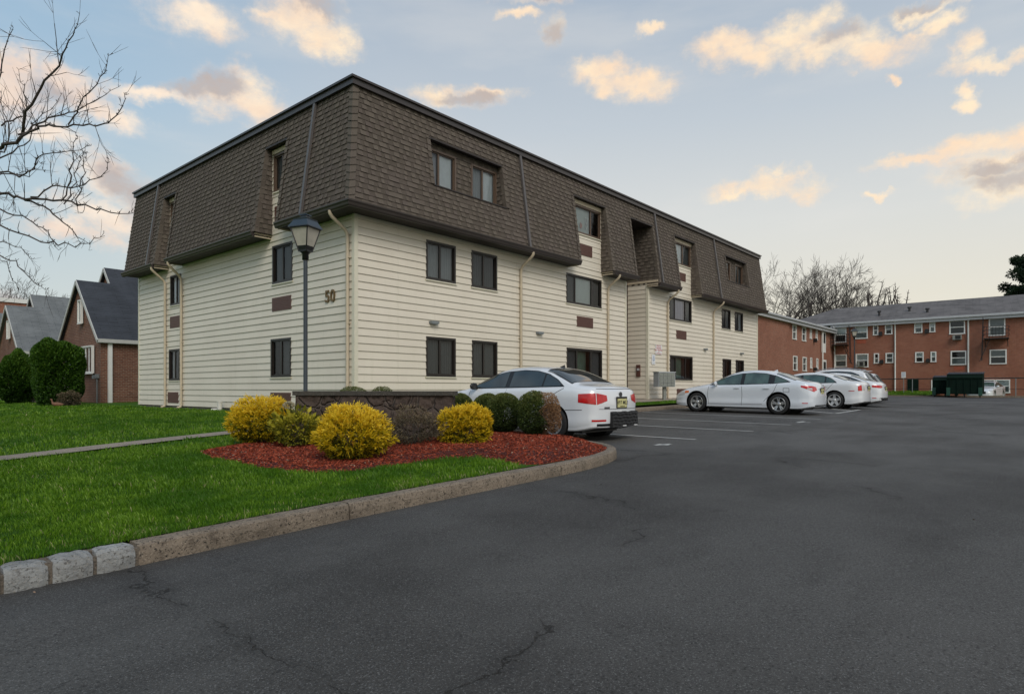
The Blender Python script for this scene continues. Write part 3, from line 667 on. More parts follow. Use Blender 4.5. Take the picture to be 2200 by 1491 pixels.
lw = [(16.73, 17.84, 4.31, 5.45, 'dark_frame', W2('blind_dim', 'blind_dim')), (16.80, 17.93, 1.55, 2.69, 'dark_frame', W2('green_view', 'blind_dim')),
 (16.80, 17.76, 7.03, 8.14, 'bronze_frame', W2('blind_dim', 'curtain_lilac')),
 (24.33, 25.28, 4.30, 5.42, 'dark_frame', [('window_glass', .5, 'curtain_white'), ('screened_glass', .5, 'room_dark')]), (24.45, 25.40, 1.52, 2.68, 'dark_frame', W2('blind', 'room_dark')),
 (24.36, 25.25, 6.95, 8.14, 'bronze_frame', W2('blind_dim', 'blind_dim'))]
fa = [(19.68, 20.72, 6.27, 6.68), (19.70, 20.78, 3.55, 3.94), (27.95, 28.82, 6.36, 6.75), (27.84, 28.9, 3.58, 3.98), (27.9, 28.96, .82, 1.22)]
la = [(16.79, 17.85, 3.51, 3.91), (16.81, 17.94, .72, 1.10), (24.36, 25.3, 3.47, 3.90), (24.56, 25.5, .69, 1.09), (17.0, 17.7, 6.10, 6.60)]
def wholes(lst, off): return [(a - off, b_ - off, z0, z1) for a, b_, z0, z1, *_ in lst]
# ---- siding
mb = MB()
lap(mb, (X0, Y0, 0), UX, UZ, -UY, 0, X1 - X0, ZB, ZE + .1, .2, .024, wholes(fw[:12] + fa, X0) + [(ENT0 - X0, ENT1 - X0, 0, 9)])
lap(mb, (X0, Y0, 0), UX, UZ, -UY, 19.2 - X0, 21.36 - X0, ZE + .1, 8.32, .2, .018, wholes([fw[14], fa[0]], X0))
lap(mb, (X0, Y0, 0), UX, UZ, -UY, 27.22 - X0, 29.42 - X0, ZE + .1, 8.32, .2, .018, wholes([fw[15], fa[2]], X0))
lap(mb, (X0, Y0, 0), UY, UZ, -UX, 0, Y1 - Y0, ZB, ZE + .1, .2, .024, wholes(lw[:2] + lw[3:5] + la[:4], Y0))
lap(mb, (X0, Y0, 0), UY, UZ, -UX, 16.68 - Y0, 17.86 - Y0, ZE + .1, 8.32, .2, .018, wholes([lw[2], la[4]], Y0))
lap(mb, (X0, Y0, 0), UY, UZ, -UX, 24.28 - Y0, 25.34 - Y0, ZE + .1, 8.32, .2, .018, wholes([lw[5]], Y0))
for xx, nn in ((ENT1, -UX), (ENT0, UX)): lap(mb, (xx, Y0, 0), UY, UZ, nn, 0, 1.6, ZB, ZE + .14, .2, .018)
lap(mb, (X1, Y0, 0), UY, UZ, UX, 0, Y1 - Y0, ZB, ZE + .1, .2, .018); lap(mb, (X0, Y1, 0), UX, UZ, UY, 0, X1 - X0, ZB, 9.0, .2, .018)
mb.build('siding', 'cream_siding', apt)
mb = MB()
for (a, b_, c_, d_) in ((X0 + .02, X1 - .02, Y0 + .02, Y0 + .25), (X0 + .02, X0 + .25, Y0 + .25, Y1 - .02), (X1 - .25, X1 - .02, Y0 + .25, Y1 - .02)):
    if a < X0 + .1 and b_ > 30:
        mb.box(a, ENT0 - .02, c_, d_, -.3, ZB + .03); mb.box(ENT1 + .02, b_, c_, d_, -.3, ZB + .03)
    else: mb.box(a, b_, c_, d_, -.3, ZB + .03)
mb.build('foundation', 'foundation', apt)
mb = MB()      # corner boards and eave strips
for x, y, dx, dy in ((X0, Y0, 1, 1), (X1, Y0, -1, 1), (X0, Y1, 1, -1), (ENT0, Y0, -1, 1), (ENT1, Y0, 1, 1)):
    a, b_ = sorted((x - .028 * dx, x + .085 * dx)); c_, d_ = sorted((y - .028, y + .085) if dy > 0 else (y - .085, y + .028))
    mb = MB(); mb.box(a, b_, c_, d_, ZB - .01, ZE - .04); mb.build('corner_board', 'cream_trim', apt, bevel=.004)
# ---- mansard
fh = [(12.18 - X0, 15.26 - X0, 6.95, 8.30), (19.2 - X0, 21.36 - X0, 5.0, 8.30), (ENT0 - X0, ENT1 - X0, 5.0, 8.30), (27.22 - X0, 29.42 - X0, 5.0, 8.30), (33.1 - X0, 36.1 - X0, 6.95, 8.30)]
lh = [(16.68 - Y0, 17.86 - Y0, 5, 8.30), (24.28 - Y0, 25.34 - Y0, 5, 8.30)]
kz = LS / (ZT - ZE)
def sv(h): return [(a, b_, (c_ - ZE) * kz if c_ > ZE else -1, (d_ - ZE) * kz) for a, b_, c_, d_ in h]
VF = Vector((0, EB - ET, ZT - ZE)).normalized(); NF = Vector((0, -(ZT - ZE), EB - ET)).normalized()
VL = Vector((EB - ET, 0, ZT - ZE)).normalized(); NL = Vector((-(ZT - ZE), 0, EB - ET)).normalized()
hip = lambda v: -(EB + (ET - EB) * v / LS)
SHC, SHL = .1447, .011
mb = MB()
lap(mb, (X0, Y0 - EB, ZE), UX, VF, NF, hip, X1 - X0, 0, LS, SHC, SHL, sv(fh), (.09, .19))
lap(mb, (X0 - EB, Y0, ZE), UY, VL, NL, hip, Y1 - Y0, 0, LS, SHC, SHL, sv(lh), (.09, .19))
def e_of(v): return -eo(v)
for h, ax_ in [(h, 0) for h in fh] + [(h, 1) for h in lh]:
    z0 = max(h[2], ZE); off = X0 if ax_ == 0 else Y0
    for uu, s_ in ((h[0] + off, 1), (h[1] + off, -1)):
        if ax_ == 0: P0, U, N = (uu, Y0, 0), UY, UX * s_
        else: P0, U, N = (X0, uu, 0), UX, UY * s_
        lap(mb, P0, U, UZ, N, e_of, (1.6 if (ax_ == 0 and abs(h[0] + off - ENT0) < .1) else .03), z0, 8.30, SHC, SHL, (), (.09, .19))
for h in (fh[0], fh[4]): # shingled wall between the paired windows of a recess
    ws = [x for x in fw if x[2] > 6 and h[0] + X0 - .1 < x[0] < h[1] + X0]
    lap(mb, (X0, Y0, 0), UX, UZ, -UY, h[0], h[1], 6.95, 8.30, SHC, SHL, wholes(ws, X0), (.09, .19))
lap(mb, (ENT0, Y0 + 1.5, 0), UX, UZ, -UY, 0, ENT1 - ENT0, 5.95, 8.3, SHC, SHL, (), (.09, .19))
# end wall above the right eave and at the far left end
for P0, U, N, lo, hi in (((X1, Y0, 0), UY, UX, (lambda v: -eo(v)), Y1 - Y0), ((X0, Y1, 0), UX, UY, (lambda v: -eo(v)), X1 - X0)):
    lap(mb, P0, U, UZ, N, lo, hi, ZE, ZT, SHC, SHL, (), (.09, .19))
# hip caps (chevrons) and caps along the recess edges
v = -.02
def hp(v, du, face, nn):
    e = EB + (ET - EB) * v / LS
    b_ = Vector((X0 - e, Y0 - e, ZE + v / kz))
    return b_ + (UX * du if face == 0 else UY * du) + (NF + NL) .normalized() * nn
while v < LS - .02:
    r_ = .45 + .5 * random.random()
    for face in (0, 1):
        p = [hp(v - .06, 0, face, .085), hp(v + .02, .17, face, .050), hp(v + .22, .17, face, .020), hp(v + .17, 0, face, .050)]
        q = [hp(v - .06, 0, face, .02), hp(v + .02, .17, face, -.02)]
        mb.poly(p if face == 0 else p[::-1], rnd=r_); 
        mb.poly([q[0], q[1], p[1], p[0]] if face == 0 else [p[0], p[1], q[1], q[0]], rnd=r_)
    v += .20
def caprow(face, u, z0, s_):
    "cap shingles folded over a recess edge; s_=+1 when the recess lies towards +u"
    v = (z0 - ZE) * kz; vt = (8.30 - ZE) * kz
    O, U, V, N = ((Vector((X0, Y0 - EB, ZE)), UX, VF, NF) if face == 0 else (Vector((X0 - EB, Y0, ZE)), UY, VL, NL))
    u -= X0 if face == 0 else Y0; inw = Vector((0, 1, 0)) if face == 0 else Vector((1, 0, 0))
    while v < vt:
        L = min(.19, vt - v); r_ = .3 + random.random() * .6
        c0 = O + U * u + V * v + N * .042; c1 = O + U * u + V * (v + L) + N * .024; k = U * s_ * .014
        for pts in ([c0 - U * s_ * .13, c0 + k, c1 + k, c1 - U * s_ * .13], [c0 + k, c0 + k + inw * .14, c1 + k + inw * .14, c1 + k], [c0 - U * s_ * .13 - N * .03, c0 + k - N * .03, c0 + k, c0 - U * s_ * .13]):
            mb.poly(pts, rnd=r_)
        v += L
for h in fh:
    caprow(0, h[0] + X0, max(h[2], ZE), 1); caprow(0, h[1] + X0, max(h[2], ZE), -1)
for h in lh:
    caprow(1, h[0] + Y0, ZE, 1); caprow(1, h[1] + Y0, ZE, -1)
mb.build('mansard_roof', 'shingle', apt)
mb = MB(); mb.poly([(X0, Y0, 9.04), (X1, Y0, 9.04), (X1, Y1, 9.04), (X0, Y1, 9.04)]); mb.build('flat_roof', 'grey_strip', apt)
for h in fh:
    mb = MB()      # recess heads, sills
    mb.box(h[0] + X0 + .001, h[1] + X0 - .001, Y0 - eo(8.3) + .012, Y0 + (1.5 if h is fh[2] else -.02), 8.302, 8.33)
    mb.box(h[0] + X0 - .02, h[1] + X0 + .02, Y0 - eo(8.3) - .03, Y0 - eo(8.3) + .012, 8.285, 8.335)
    if h[2] > 6:
        mb.box(h[0] + X0 - .02, h[1] + X0 + .02, Y0 - eo(6.95) - .035, Y0 - .02, 6.92, 6.955)
    mb.build('recess_trim', 'soffit_brown', apt)
for h in lh:
    mb = MB(); mb.box(X0 - eo(8.3) + .012, X0 - .02, h[0] + Y0 + .001, h[1] + Y0 - .001, 8.302, 8.33)
    mb.box(X0 - eo(8.3) - .03, X0 - eo(8.3) + .012, h[0] + Y0 - .02, h[1] + Y0 + .02, 8.285, 8.335)
    mb.build('recess_trim', 'soffit_brown', apt)
for a, b_ in ((19.25, 21.31), (27.27, 29.37)): mb = MB(); mb.box(a, b_, Y0 - .05, Y0 + .02, 8.13, 8.28); mb.build('lintel_trim', 'beige_trim', apt, bevel=.008)
for a, b_ in ((16.75, 17.80), (24.34, 25.28)): mb = MB(); mb.box(X0 - .05, X0 + .02, a, b_, 8.15, 8.28); mb.build('lintel_trim', 'beige_trim', apt, bevel=.008)
# cornice and gutters
mb = MB()
for e, z0, z1 in ((.20, 8.93, 9.08), (.255, 9.075, 9.13)):
    mb.box(X0 - e, X1 + .02, Y0 - e, Y0 + .05, z0, z1); mb.box(X0 - e, X0 + .05, Y0 + .05, Y1 + .02, z0, z1)
    mb.box(X0 + .05, X1 + .02, Y1 - .1, Y1 + .02, z0, z1); mb.box(X1 - .1, X1 + .02, Y0 + .05, Y1 - .1, z0, z1)
mb.build('roof_cornice', 'brown_metal', apt, bevel=.01)
gprof = [(.535, -.12), (.60, -.125), (.625, -.09), (.64, -.04), (.665, .0), (.67, .035), (.655, .035), (.648, .005), (.60, -.01), (.535, -.01)]
def gutter(face, a, b_):
    mb = MB(); rows = []
    hipc = a is None
    for u, k in ((a, 0), (b_, 1)):
        row = []
        for e, dz in gprof:
            uu = ((X0 if face == 0 else Y0) - e) if (hipc and k == 0) else u
            row.append((uu, Y0 - e, ZE + dz) if face == 0 else (X0 - e, uu, ZE + dz))
        rows.append(row)
    mb.grid(rows, smooth=False, closed=True); mb.poly(rows[0]); mb.poly(rows[1])
    mb.build('gutter', 'brown_metal', apt)
fsegs = [(None, 19.12), (21.40, 23.30), (25.08, 27.15), (29.46, X1 + .04)]; lsegs = [(None, 16.62), (17.92, 24.22), (25.40, Y1 + .04)]
for a, b_ in fsegs: gutter(0, a, b_)
for a, b_ in lsegs: gutter(1, a, b_)
for a, b_ in fsegs:
    mb = MB()
    a_ = X0 - .54 if a is None else a
    for k in range(6): mb.box(a_, b_ - (.03 if b_ < X1 else 0), Y0 - .54 + k * .09, Y0 - .54 + k * .09 + .084, ZE - .095 + .0, ZE - .085)
    mb.box(a_, b_ - (.03 if b_ < X1 else 0), Y0 - .54, Y0, ZE - .085, ZE - .06)
    for u in ([a] if a else []) + ([b_ - .03] if b_ < 30 else []): mt = MB(); mt.box(u, u + .03, Y0 - .53, Y0 + .0, ZE - .13, ZE - .01); mt.build('eave_end_board', 'beige_trim', apt)
    mb.build('soffit', 'soffit_brown', apt)
for a, b_ in lsegs:
    mb = MB()
    a_ = Y0 if a is None else a
    for k in range(6): mb.box(X0 - .54 + k * .09, X0 - .54 + k * .09 + .084, a_, b_ - .03, ZE - .095, ZE - .085)
    mb.box(X0 - .54, X0, a_, b_ - .03, ZE - .085, ZE - .06)
    for u in ([a] if a else []) + ([b_ - .03] if b_ < 26 else []): mt = MB(); mt.box(X0 - .53, X0, u, u + .03, ZE - .13, ZE - .01); mt.build('eave_end_board', 'beige_trim', apt)
    mb.build('soffit', 'soffit_brown', apt)
mb = MB(); mb.box(ENT1 - .055, ENT1 + .0, Y0 - .5, Y0 + 1.5, ZE + .06, ZE + .15); mb.build('entrance_trim', 'beige_trim', apt)
# downspouts below the gutters and leaders on the slope
def downspout(face, u, zb, uo=None):
    mb = MB(); uo = u if uo is None else uo
    F = FRONT if face == 0 else LEFT
    P = [fp(F, uo, ZE - .10, .60), fp(F, uo, ZE - .17, .595), fp(F, uo, ZE - .24, .54), fp(F, u, ZE - .50, .15), fp(F, u, ZE - .60, .085), fp(F, u, ZE - .72, .075), fp(F, u, zb + .12, .075), fp(F, u, zb + .03, .10), fp(F, u, zb, .22)]
    mb.tube(P, .047, 8)
    for z in (4.6, 2.9, 1.2): c_ = fp(F, u, z, .045); mb.obox(c_, F['u'], F['n'], UZ, .06, .045, .015)
    mb.build('downspout', 'beige_trim', apt)
for u, zb in ((16.38, .62), (21.8, .68), (26.9, .75), (32.0, .75)): downspout(0, u, zb)
downspout(1, 13.97, .5); downspout(1, 24.18, .52, 24.0); downspout(1, 25.63, .52, 25.5)
for face, u in ((0, 16.22), (0, 25.42), (0, 31.75), (1, 15.33), (1, 25.98)):
    mb = MB(); O, U, V, N = ((Vector((0, Y0 - EB, ZE)), UX, VF, NF) if face == 0 else (Vector((X0 - EB, 0, ZE)), UY, VL, NL))
    a = O + U * u + V * .03 + N * .055; b_ = O + U * u + V * (LS + .02) + N * .055; c_ = (a + b_) / 2
    mb.obox(c_, U, V, N, .045, (b_ - a).length / 2, .035); mb.build('roof_leader', 'grey_strip', apt, bevel=.01)
# ---- windows
def window(F, u0, u1, z0, z1, fm, secs, parent=apt, name='window', fwid=.06, deep=.09, zig=True, proud=.03):
    def bx(mb, a, b_, c_, d_, n0, n1):
        p = fp(F, (a + b_) / 2, (c_ + d_) / 2, (n0 + n1) / 2); mb.obox(p, F['u'], F['n'], UZ, abs(b_ - a) / 2, abs(n1 - n0) / 2, (d_ - c_) / 2)
    fr = MB(); bx(fr, u0, u1, z1 - fwid, z1, -deep, proud); bx(fr, u0, u1, z0, z0 + fwid, -deep, proud); bx(fr, u0, u0 + fwid, z0 + fwid, z1 - fwid, -deep, proud); bx(fr, u1 - fwid, u1, z0 + fwid, z1 - fwid, -deep, proud)
    a, b_ = u0 + fwid, u1 - fwid; w_ = b_ - a; sw = .032; u = a; flipu = F is LEFT
    sec2 = []
    for g, f_, bk in (secs if not flipu else secs[::-1]): sec2.append((g, u, u + w_ * f_, bk)); u += w_ * f_
    zz0, zz1 = z0 + fwid, z1 - fwid
    for g, p, q, bk in sec2:
        bx(fr, p, p + sw, zz0, zz1, -.055, -.012); bx(fr, q - sw, q, zz0, zz1, -.055, -.012); bx(fr, p + sw, q - sw, zz0, zz0 + sw, -.055, -.012); bx(fr, p + sw, q - sw, zz1 - sw, zz1, -.055, -.012)
    fo = fr.build(name, fm, parent)
    si = MB(); bx(si, u0 - .03, u1 + .03, z0 - .035, z0 - .002, -.02, proud + .02); si.build('sill', 'cream_trim' if parent is apt else 'white_paint', fo)
    for g, p, q, bk in sec2:
        pm = MB(); pq = [fp(F, p + sw, zz0 + sw, -.035), fp(F, q - sw, zz0 + sw, -.035), fp(F, q - sw, zz1 - sw, -.035), fp(F, p + sw, zz1 - sw, -.035)]; pm.poly(pq if (pq[1] - pq[0]).cross(pq[2] - pq[1]).dot(F['n']) > 0 else pq[::-1]); pm.build('pane', g, fo)
        bm_ = MB(); n_ = max(4, int((q - p) / .085)); 
        zt_ = zz1
        if bk in ('room_dark',): dk = -.3 if parent is apt else -.12; bm_.poly([fp(F, p, zz0, dk), fp(F, q, zz0, dk), fp(F, q, zz1, dk), fp(F, p, zz1, dk)]); bm_.build('dark_room_sheet', bk, fo)  # dark sheet standing in for the unlit room behind the pane
        elif bk == 'green_view': bm_.poly([fp(F, p, zz0, -.25), fp(F, q, zz0, -.25), fp(F, q, zz1, -.25), fp(F, p, zz1, -.25)]); bm_.build('pane_backing', bk, fo)  # flat green sheet behind the pane
        else:
            amp = .04 if 'blind' in bk else .03; step = n_ * 2 if 'blind' in bk else n_
            rows = [[fp(F, p + (q - p) * k / step, z, -.085 - (amp if k % 2 else 0) - (0 if 'blind' in bk else .02 * math.sin(k * 1.9))) for k in range(step + 1)] for z in (zz0, zz1)]
            bm_.grid(rows, smooth='blind' not in bk); bm_.build('vertical_blind' if 'blind' in bk else 'curtain', bk, fo)
    return fo
wins = [window(FRONT, *x) for x in fw] + [window(LEFT, *x) for x in lw]
# paper easter cut-outs hanging in one top floor window
wo = wins[14]
def disc(mb, u, z, ru, rz_, n=12, rot=0):
    mb.poly([fp(FRONT, u + math.cos(t_) * ru * math.cos(rot) - math.sin(t_) * rz_ * math.sin(rot), z + math.cos(t_) * ru * math.sin(rot) + math.sin(t_) * rz_ * math.cos(rot), -.06) for t_ in [2 * math.pi * k / n for k in range(n)]])
mb = MB(); disc(mb, 20.44, 7.53, .06, .08); disc(mb, 20.44, 7.42, .075, .09); disc(mb, 20.40, 7.68, .022, .10, rot=.2); disc(mb, 20.49, 7.68, .022, .10, rot=-.2); disc(mb, 19.72, 7.42, .10, .10)
mb.build('paper_decoration', 'sign_white', wo)
mb = MB(); disc(mb, 20.06, 7.40, .045, .13); disc(mb, 19.78, 7.33, .12, .04); disc(mb, 20.13, 7.40, .03, .10); mb.build('paper_decoration', plain('paper_pink', (.62, .33, .28), .7), wo)
for F, lst in ((FRONT, fa), (LEFT, la)):
    for a, b_, c_, d_ in lst:
        mb = MB(); mb.obox(fp(F, (a + b_) / 2, (c_ + d_) / 2, .0), F['u'], F['n'], UZ, (b_ - a) / 2, .028, (d_ - c_) / 2)
        for k in range(7):
            z = c_ + .05 + k * (d_ - c_ - .1) / 6; mb.obox(fp(F, (a + b_) / 2, z, .030), F['u'], F['n'], UZ, (b_ - a) / 2 - .04, .005, .006)
        mb.build('air_conditioner_cover', 'ac_cover', apt)
for u, z in ((12.48, 3.12), (17.4, 3.15), (31.0, 3.23), (35.86, 3.22)):
    mb = MB(); mb.box(u - .15, u + .15, Y0 - .13, Y0, z - .035, z + .035); mb.box(u - .12, u + .12, Y0 - .12, Y0 - .02, z - .055, z - .036); mb.build('wall_light', 'galvanised', apt, bevel=.008)
# ---- entrance: stone clad back wall, dark door, intercom
mb = MB(); mb.poly([(ENT0, Y0 + 1.0, .3), (ENT1, Y0 + 1.0, .3), (ENT1, Y0 + 1.0, 5.95), (ENT0, Y0 + 1.0, 5.95)]); mb.poly([(ENT0, Y0 + 1.0, 5.95), (ENT1, Y0 + 1.0, 5.95), (ENT1, Y0 + 1.5, 5.95), (ENT0, Y0 + 1.5, 5.95)]); mb.build('entrance_stone', 'brown_stone', apt)
mb = MB(); mb.box(ENT0 + .05, ENT1 - .45, Y0 + .93, Y0 + 1.0, .6, 2.75); do = mb.build('entrance_door', 'dark_frame', apt)
mb = MB(); mb.box(ENT0 + .2, ENT0 + .75, Y0 + .915, Y0 + .925, .85, 2.6); mb.build('door_glass', 'car_glass_dark', do)
mb = MB(); mb.box(ENT1 - .6, ENT1 - .5, Y0 + .88, Y0 + .92, 1.72, 1.78); mb.build('handle', 'chrome', do)
mb = MB(); mb.box(ENT0 + .5, ENT1 - .5, Y0 + .94, Y0 + 1.0, 3.9, 5.0); mb.build('stair_window', 'dark_frame', apt)
mb = MB(); mb.box(ENT1 - .06, ENT1, Y0 + .36, Y0 + .55, 1.75, 2.28); io = mb.build('intercom', 'ac_cover', apt, bevel=.006)
mb = MB(); mb.box(ENT1 - .09, ENT1 - .061, Y0 + .39, Y0 + .50, 2.02, 2.12); mb.build('intercom_panel', 'lamp_clear', io)
mb = MB(); mb.box(ENT0 - .02, ENT1 + .02, Y0 - .05, Y0 + 1.0, .55, .725); mb.build('entrance_step', 'walk_concrete', apt)
# ---- house number
M = Matrix(((0, 0, -1, X0 - .035), (-1, 0, 0, 14.82), (0, 1, 0, 3.67), (0, 0, 0, 1)))
text_mb('50', .45, M, .014, .007).build('house_number', 'house_number_bronze', apt)
# ---- notice signs beside the entrance (things of their own)
sg = empty('notice_sign', (26.05, Y0 - .03, 2.77), 'white notice with several lines of red lettering on the siding near the entrance', 'sign')
mb = MB(); mb.box(25.76, 26.36, Y0 - .045, Y0 - .03, 2.76, 3.18); mb.build('sign_plate', 'sign_white', sg)
M = Matrix(((1, 0, 0, 26.06), (0, 0, -1, Y0 - .047), (0, 1, 0, 2.99), (0, 0, 0, 1)))
text_mb('PRIVATE\nPARKING\nNO TRESPASS\n&', .10, M, .001, .001).build('lettering', 'sign_red', sg)
M = Matrix(((1, 0, 0, 26.06), (0, 0, -1, Y0 - .047), (0, 1, 0, 2.80), (0, 0, 0, 1)))
text_mb('TOWING ENFORCED', .055, M, .001).build('lettering', 'sign_red', sg)
sg = empty('parking_sign', (25.57, Y0 - .03, 2.3), 'narrow white sign with a blue symbol left of the red lettered notice', 'sign')
mb = MB(); mb.box(25.42, 25.74, Y0 - .045, Y0 - .03, 2.30, 2.74); mb.build('sign_plate', 'sign_white', sg)
mb = MB(); t_ = []
mb.lathe((25.58, Y0 - .048, 2.54), [(.10, 0), (.10, .003), (.075, .003), (.075, 0)], 16, (0, -1, 0)); mb.box(25.565, 25.595, Y0 - .052, Y0 - .046, 2.50, 2.60); mb.box(25.565, 25.63, Y0 - .052, Y0 - .046, 2.49, 2.51); mb.box(25.48, 25.68, Y0 - .05, Y0 - .046, 2.68, 2.70); mb.box(25.48, 25.68, Y0 - .05, Y0 - .046, 2.36, 2.38)
mb.build('symbol', 'sign_blue', sg)
# cluster mailbox
mbx = empty('cluster_mailbox', (25.3, 13.05, .68), 'grey cluster of mailboxes on a single post before the cream siding', 'mailbox')
MM = Matrix.Translation((25.3, 13.05, .68)) @ Matrix.Rotation(R(-28), 4, 'Z')
mb = MB(); mb.box(-.42, .42, -.20, .20, .62, 1.24, MM); mb.box(-.44, .44, -.23, .23, 1.24, 1.27, MM); mb.build('cabinet', 'mail_side', mbx, bevel=.01)
for i in range(4):
    for j in range(4):
        mb = MB(); mb.box(-.40 + i * .2, -.215 + i * .2, -.225, -.201, .645 + j * .146, .775 + j * .146, MM); mb.build('mailbox_door', 'mail_metal', mbx)
mb = MB(); mb.box(-.07, .07, -.05, .05, .0, .62, MM); mb.box(-.14, .14, -.12, .12, -.02, .03, MM); mb.build('post', 'mail_metal', mbx)
# white vent pipe by the left wall
mb = MB(); y_ = 20.9; z_ = lz(9.6, y_); mb.tube([(9.62, y_, z_ - .05), (9.62, y_, z_ + .28)], .075, 12); mb.tube([(9.62, y_, z_ + .28), (9.62, y_, z_ + .31)], .09, 12); mb.tube([(9.62, y_ + .05, z_ + .03), (9.45, y_ + .22, z_ + .03)], .05, 8)
tag(mb.build('vent_pipe', 'pvc_white'), 'short white plastic pipe stub standing in grass at the siding base', 'pipe')

# ------------------------------------------------------------------ stone sign wall in the bed, lamp post
wa = Vector((7.05, 7.3, 0)); wb = Vector((5.48, 9.25, 0)); wd_ = (wb - wa).normalized(); wn_ = Vector((wd_.y, -wd_.x, 0));  L = (wb - wa).length
if wn_.dot(Vector((-1, -1, 0))) < 0: wn_ = -wn_
mc = (wa + wb) / 2 - wn_ * .16
sw_ = empty('stone_wall', (mc.x, mc.y, .3), 'low brown stone garden wall with a flat cap behind the yellow bushes', 'garden wall')
mb = MB(); nx, nz_ = 60, 22; rows = []
import mathutils.noise as mn
for j in range(nz_ + 1):
    row = []
    for i in range(nx + 1):
        p = wa + wd_ * (L * i / nx) + UZ * (.15 + .95 * j / nz_); q = mn.voronoi(p * 3.4)[0]; dd = min(.09, q[1] - q[0])
        row.append(p + wn_ * (dd * .45 + .012 * mn.noise(p * 12)))
    rows.append(row)
mb.grid(rows); mb.obox(mc + UZ * .6, wd_, wn_, UZ, L / 2, .155, .49)
mb.build('wall_body', 'brown_stone', sw_)
mb = MB(); mb.obox(mc + UZ * 1.135 + wn_ * .02, wd_, wn_, UZ, L / 2 + .04, .21, .035); mb.build('cap_stone', concrete('cap_mat', (.055, .050, .042), .6) or 'cap_mat', sw_, bevel=.012)

def lamp_post(name, x, y, z, label, H=4.1):
    o = empty(name, (x, y, z), label, 'street lamp', 'lantern posts')
    s_ = 1.0; zl = H - .60
    mb = MB(); mb.lathe((x, y, z), [(.12, 0), (.12, .03), (.075, .06), (.06, .30), (.045, .36), (.036, .40), (.036, zl - .12)], 14); mb.build('pole', 'lamp_paint', o)
    mb = MB(); mb.lathe((x, y, z), [(.036, zl - .12), (.055, zl - .12), (.055, zl - .02), (.075, zl), (.10, zl + .03), (.0, zl + .03)], 12)
    a, b_ = .080, .175; z0, z1 = z + zl + .03, z + zl + .42
    rot = R(20)
    def cr(r_, k): t_ = rot + R(45 + 90 * k); return Vector((x + math.cos(t_) * r_ * 1.414, y + math.sin(t_) * r_ * 1.414, 0))
    for k in range(4): mb.bar(cr(a, k) + UZ * z0, cr(b_, k) + UZ * z1, .018); mb.bar(cr(a, k) + UZ * z0, cr(a, k + 1) + UZ * z0, .02); mb.bar(cr(b_, k) + UZ * z1, cr(b_, k + 1) + UZ * z1, .024)
    mb.grid([[cr(a, k) + UZ * (z0 - .0) for k in range(4)], [cr(a * 1.28, k) + UZ * (z0 + .085) for k in range(4)]], smooth=False, closed=True)
    mb.build('lantern_frame', 'lamp_black', o)
    mb = MB(); mb.grid([[cr(a * 1.28 - .004, k) + UZ * (z0 + .085) for k in range(4)], [cr(b_ - .006, k) + UZ * z1 for k in range(4)]], smooth=False, closed=True); mb.build('lantern_glass', 'frosted_glass', o)
    mb = MB(); rr = [(.205, 0), (.205, .015), (.14, .13), (.145, .155), (.07, .165), (.07, .185), (.055, .19), (.055, .215), (.075, .22), (.07, .235), (.001, .24)]
    mb.grid([[cr(q, k) + UZ * (z1 + h_) for k in range(4)] for q, h_ in rr], smooth=False, closed=True); mb.poly([cr(.205, k) + UZ * (z1) for k in range(4)]); mb.build('lantern_cap', 'lamp_paint', o)
    return o
lamp_post('lamp_post', 6.02, 9.87, .36, 'slender dark blue lantern post in front of the cream siding by the stone wall', 3.78)
lamp_post('lamp_post', 48.7, 10.8, .60, 'distant dark lantern post in front of the red brick building', 4.75)
# ------------------------------------------------------------------ red brick apartment block at the end of the lot
bb = empty('brick_apartment_block', (70, 0, .7), 'long two storey red brick apartment block with grey hipped roof and white windows', 'apartment building')
MAIN = dict(o=Vector((70, 0, 0)), u=UY, n=-UX); WING = dict(o=Vector((0, 17.5, 0)), u=UX, n=-UY)
def wallplane(mb, F, a, b_, z0, z1, holes):
    us = sorted({a, b_} | {h[k] for h in holes for k in (0, 1)}); zs = sorted({z0, z1} | {h[k] for h in holes for k in (2, 3)})
    for p, q in zip(us, us[1:]):
        for r_, s_ in zip(zs, zs[1:]):
            if any(h[0] < (p + q) / 2 < h[1] and h[2] < (r_ + s_) / 2 < h[3] for h in holes): continue
            mb.poly([fp(F, p, r_), fp(F, q, r_), fp(F, q, s_), fp(F, p, s_)], uv=[(p, r_), (q, r_), (q, s_), (p, s_)])
mwin = [(16.25, 17.36, 5.89, 7.36), (14.36, 15.45, 6.18, 7.37), (13.44, 13.86, 6.46, 7.37), (12.25, 12.84, 6.48, 7.37), (9.82, 10.43, 6.48, 7.38), (8.81, 9.23, 6.48, 7.38), (6.56, 7.70, 6.2, 7.4), (3.70, 4.82, 5.9, 7.4),
        (16.22, 17.28, 3.45, 4.64), (14.30, 15.38, 3.37, 4.65), (13.38, 13.79, 3.72, 4.65), (12.17, 12.79, 3.74, 4.65), (9.72, 10.36, 3.73, 4.64), (8.73, 9.14, 3.73, 4.64), (6.47, 7.60, 3.42, 4.64), (3.61, 4.76, 3.42, 4.64),
        (8.61, 9.09, 1.10, 2.02), (3.37, 4.35, .9, 2.02), (4.42, 5.36, .9, 2.02), (.6, 1.7, 6.2, 7.4), (.6, 1.7, 3.42, 4.64), (-2.4, -1.9, 6.48, 7.38), (-2.4, -1.9, 3.73, 4.64)]
wwin = [(57.23, 58.27, 5.52, 6.73), (59.89, 61.0, 5.52, 6.73), (62.23, 62.75, 5.86, 6.73), (64.07, 64.60, 5.86, 6.73), (57.41, 58.52, 2.84, 4.06), (60.07, 61.19, 2.84, 4.06), (62.35, 62.85, 3.15, 4.08), (64.27, 64.80, 3.15, 4.08)]
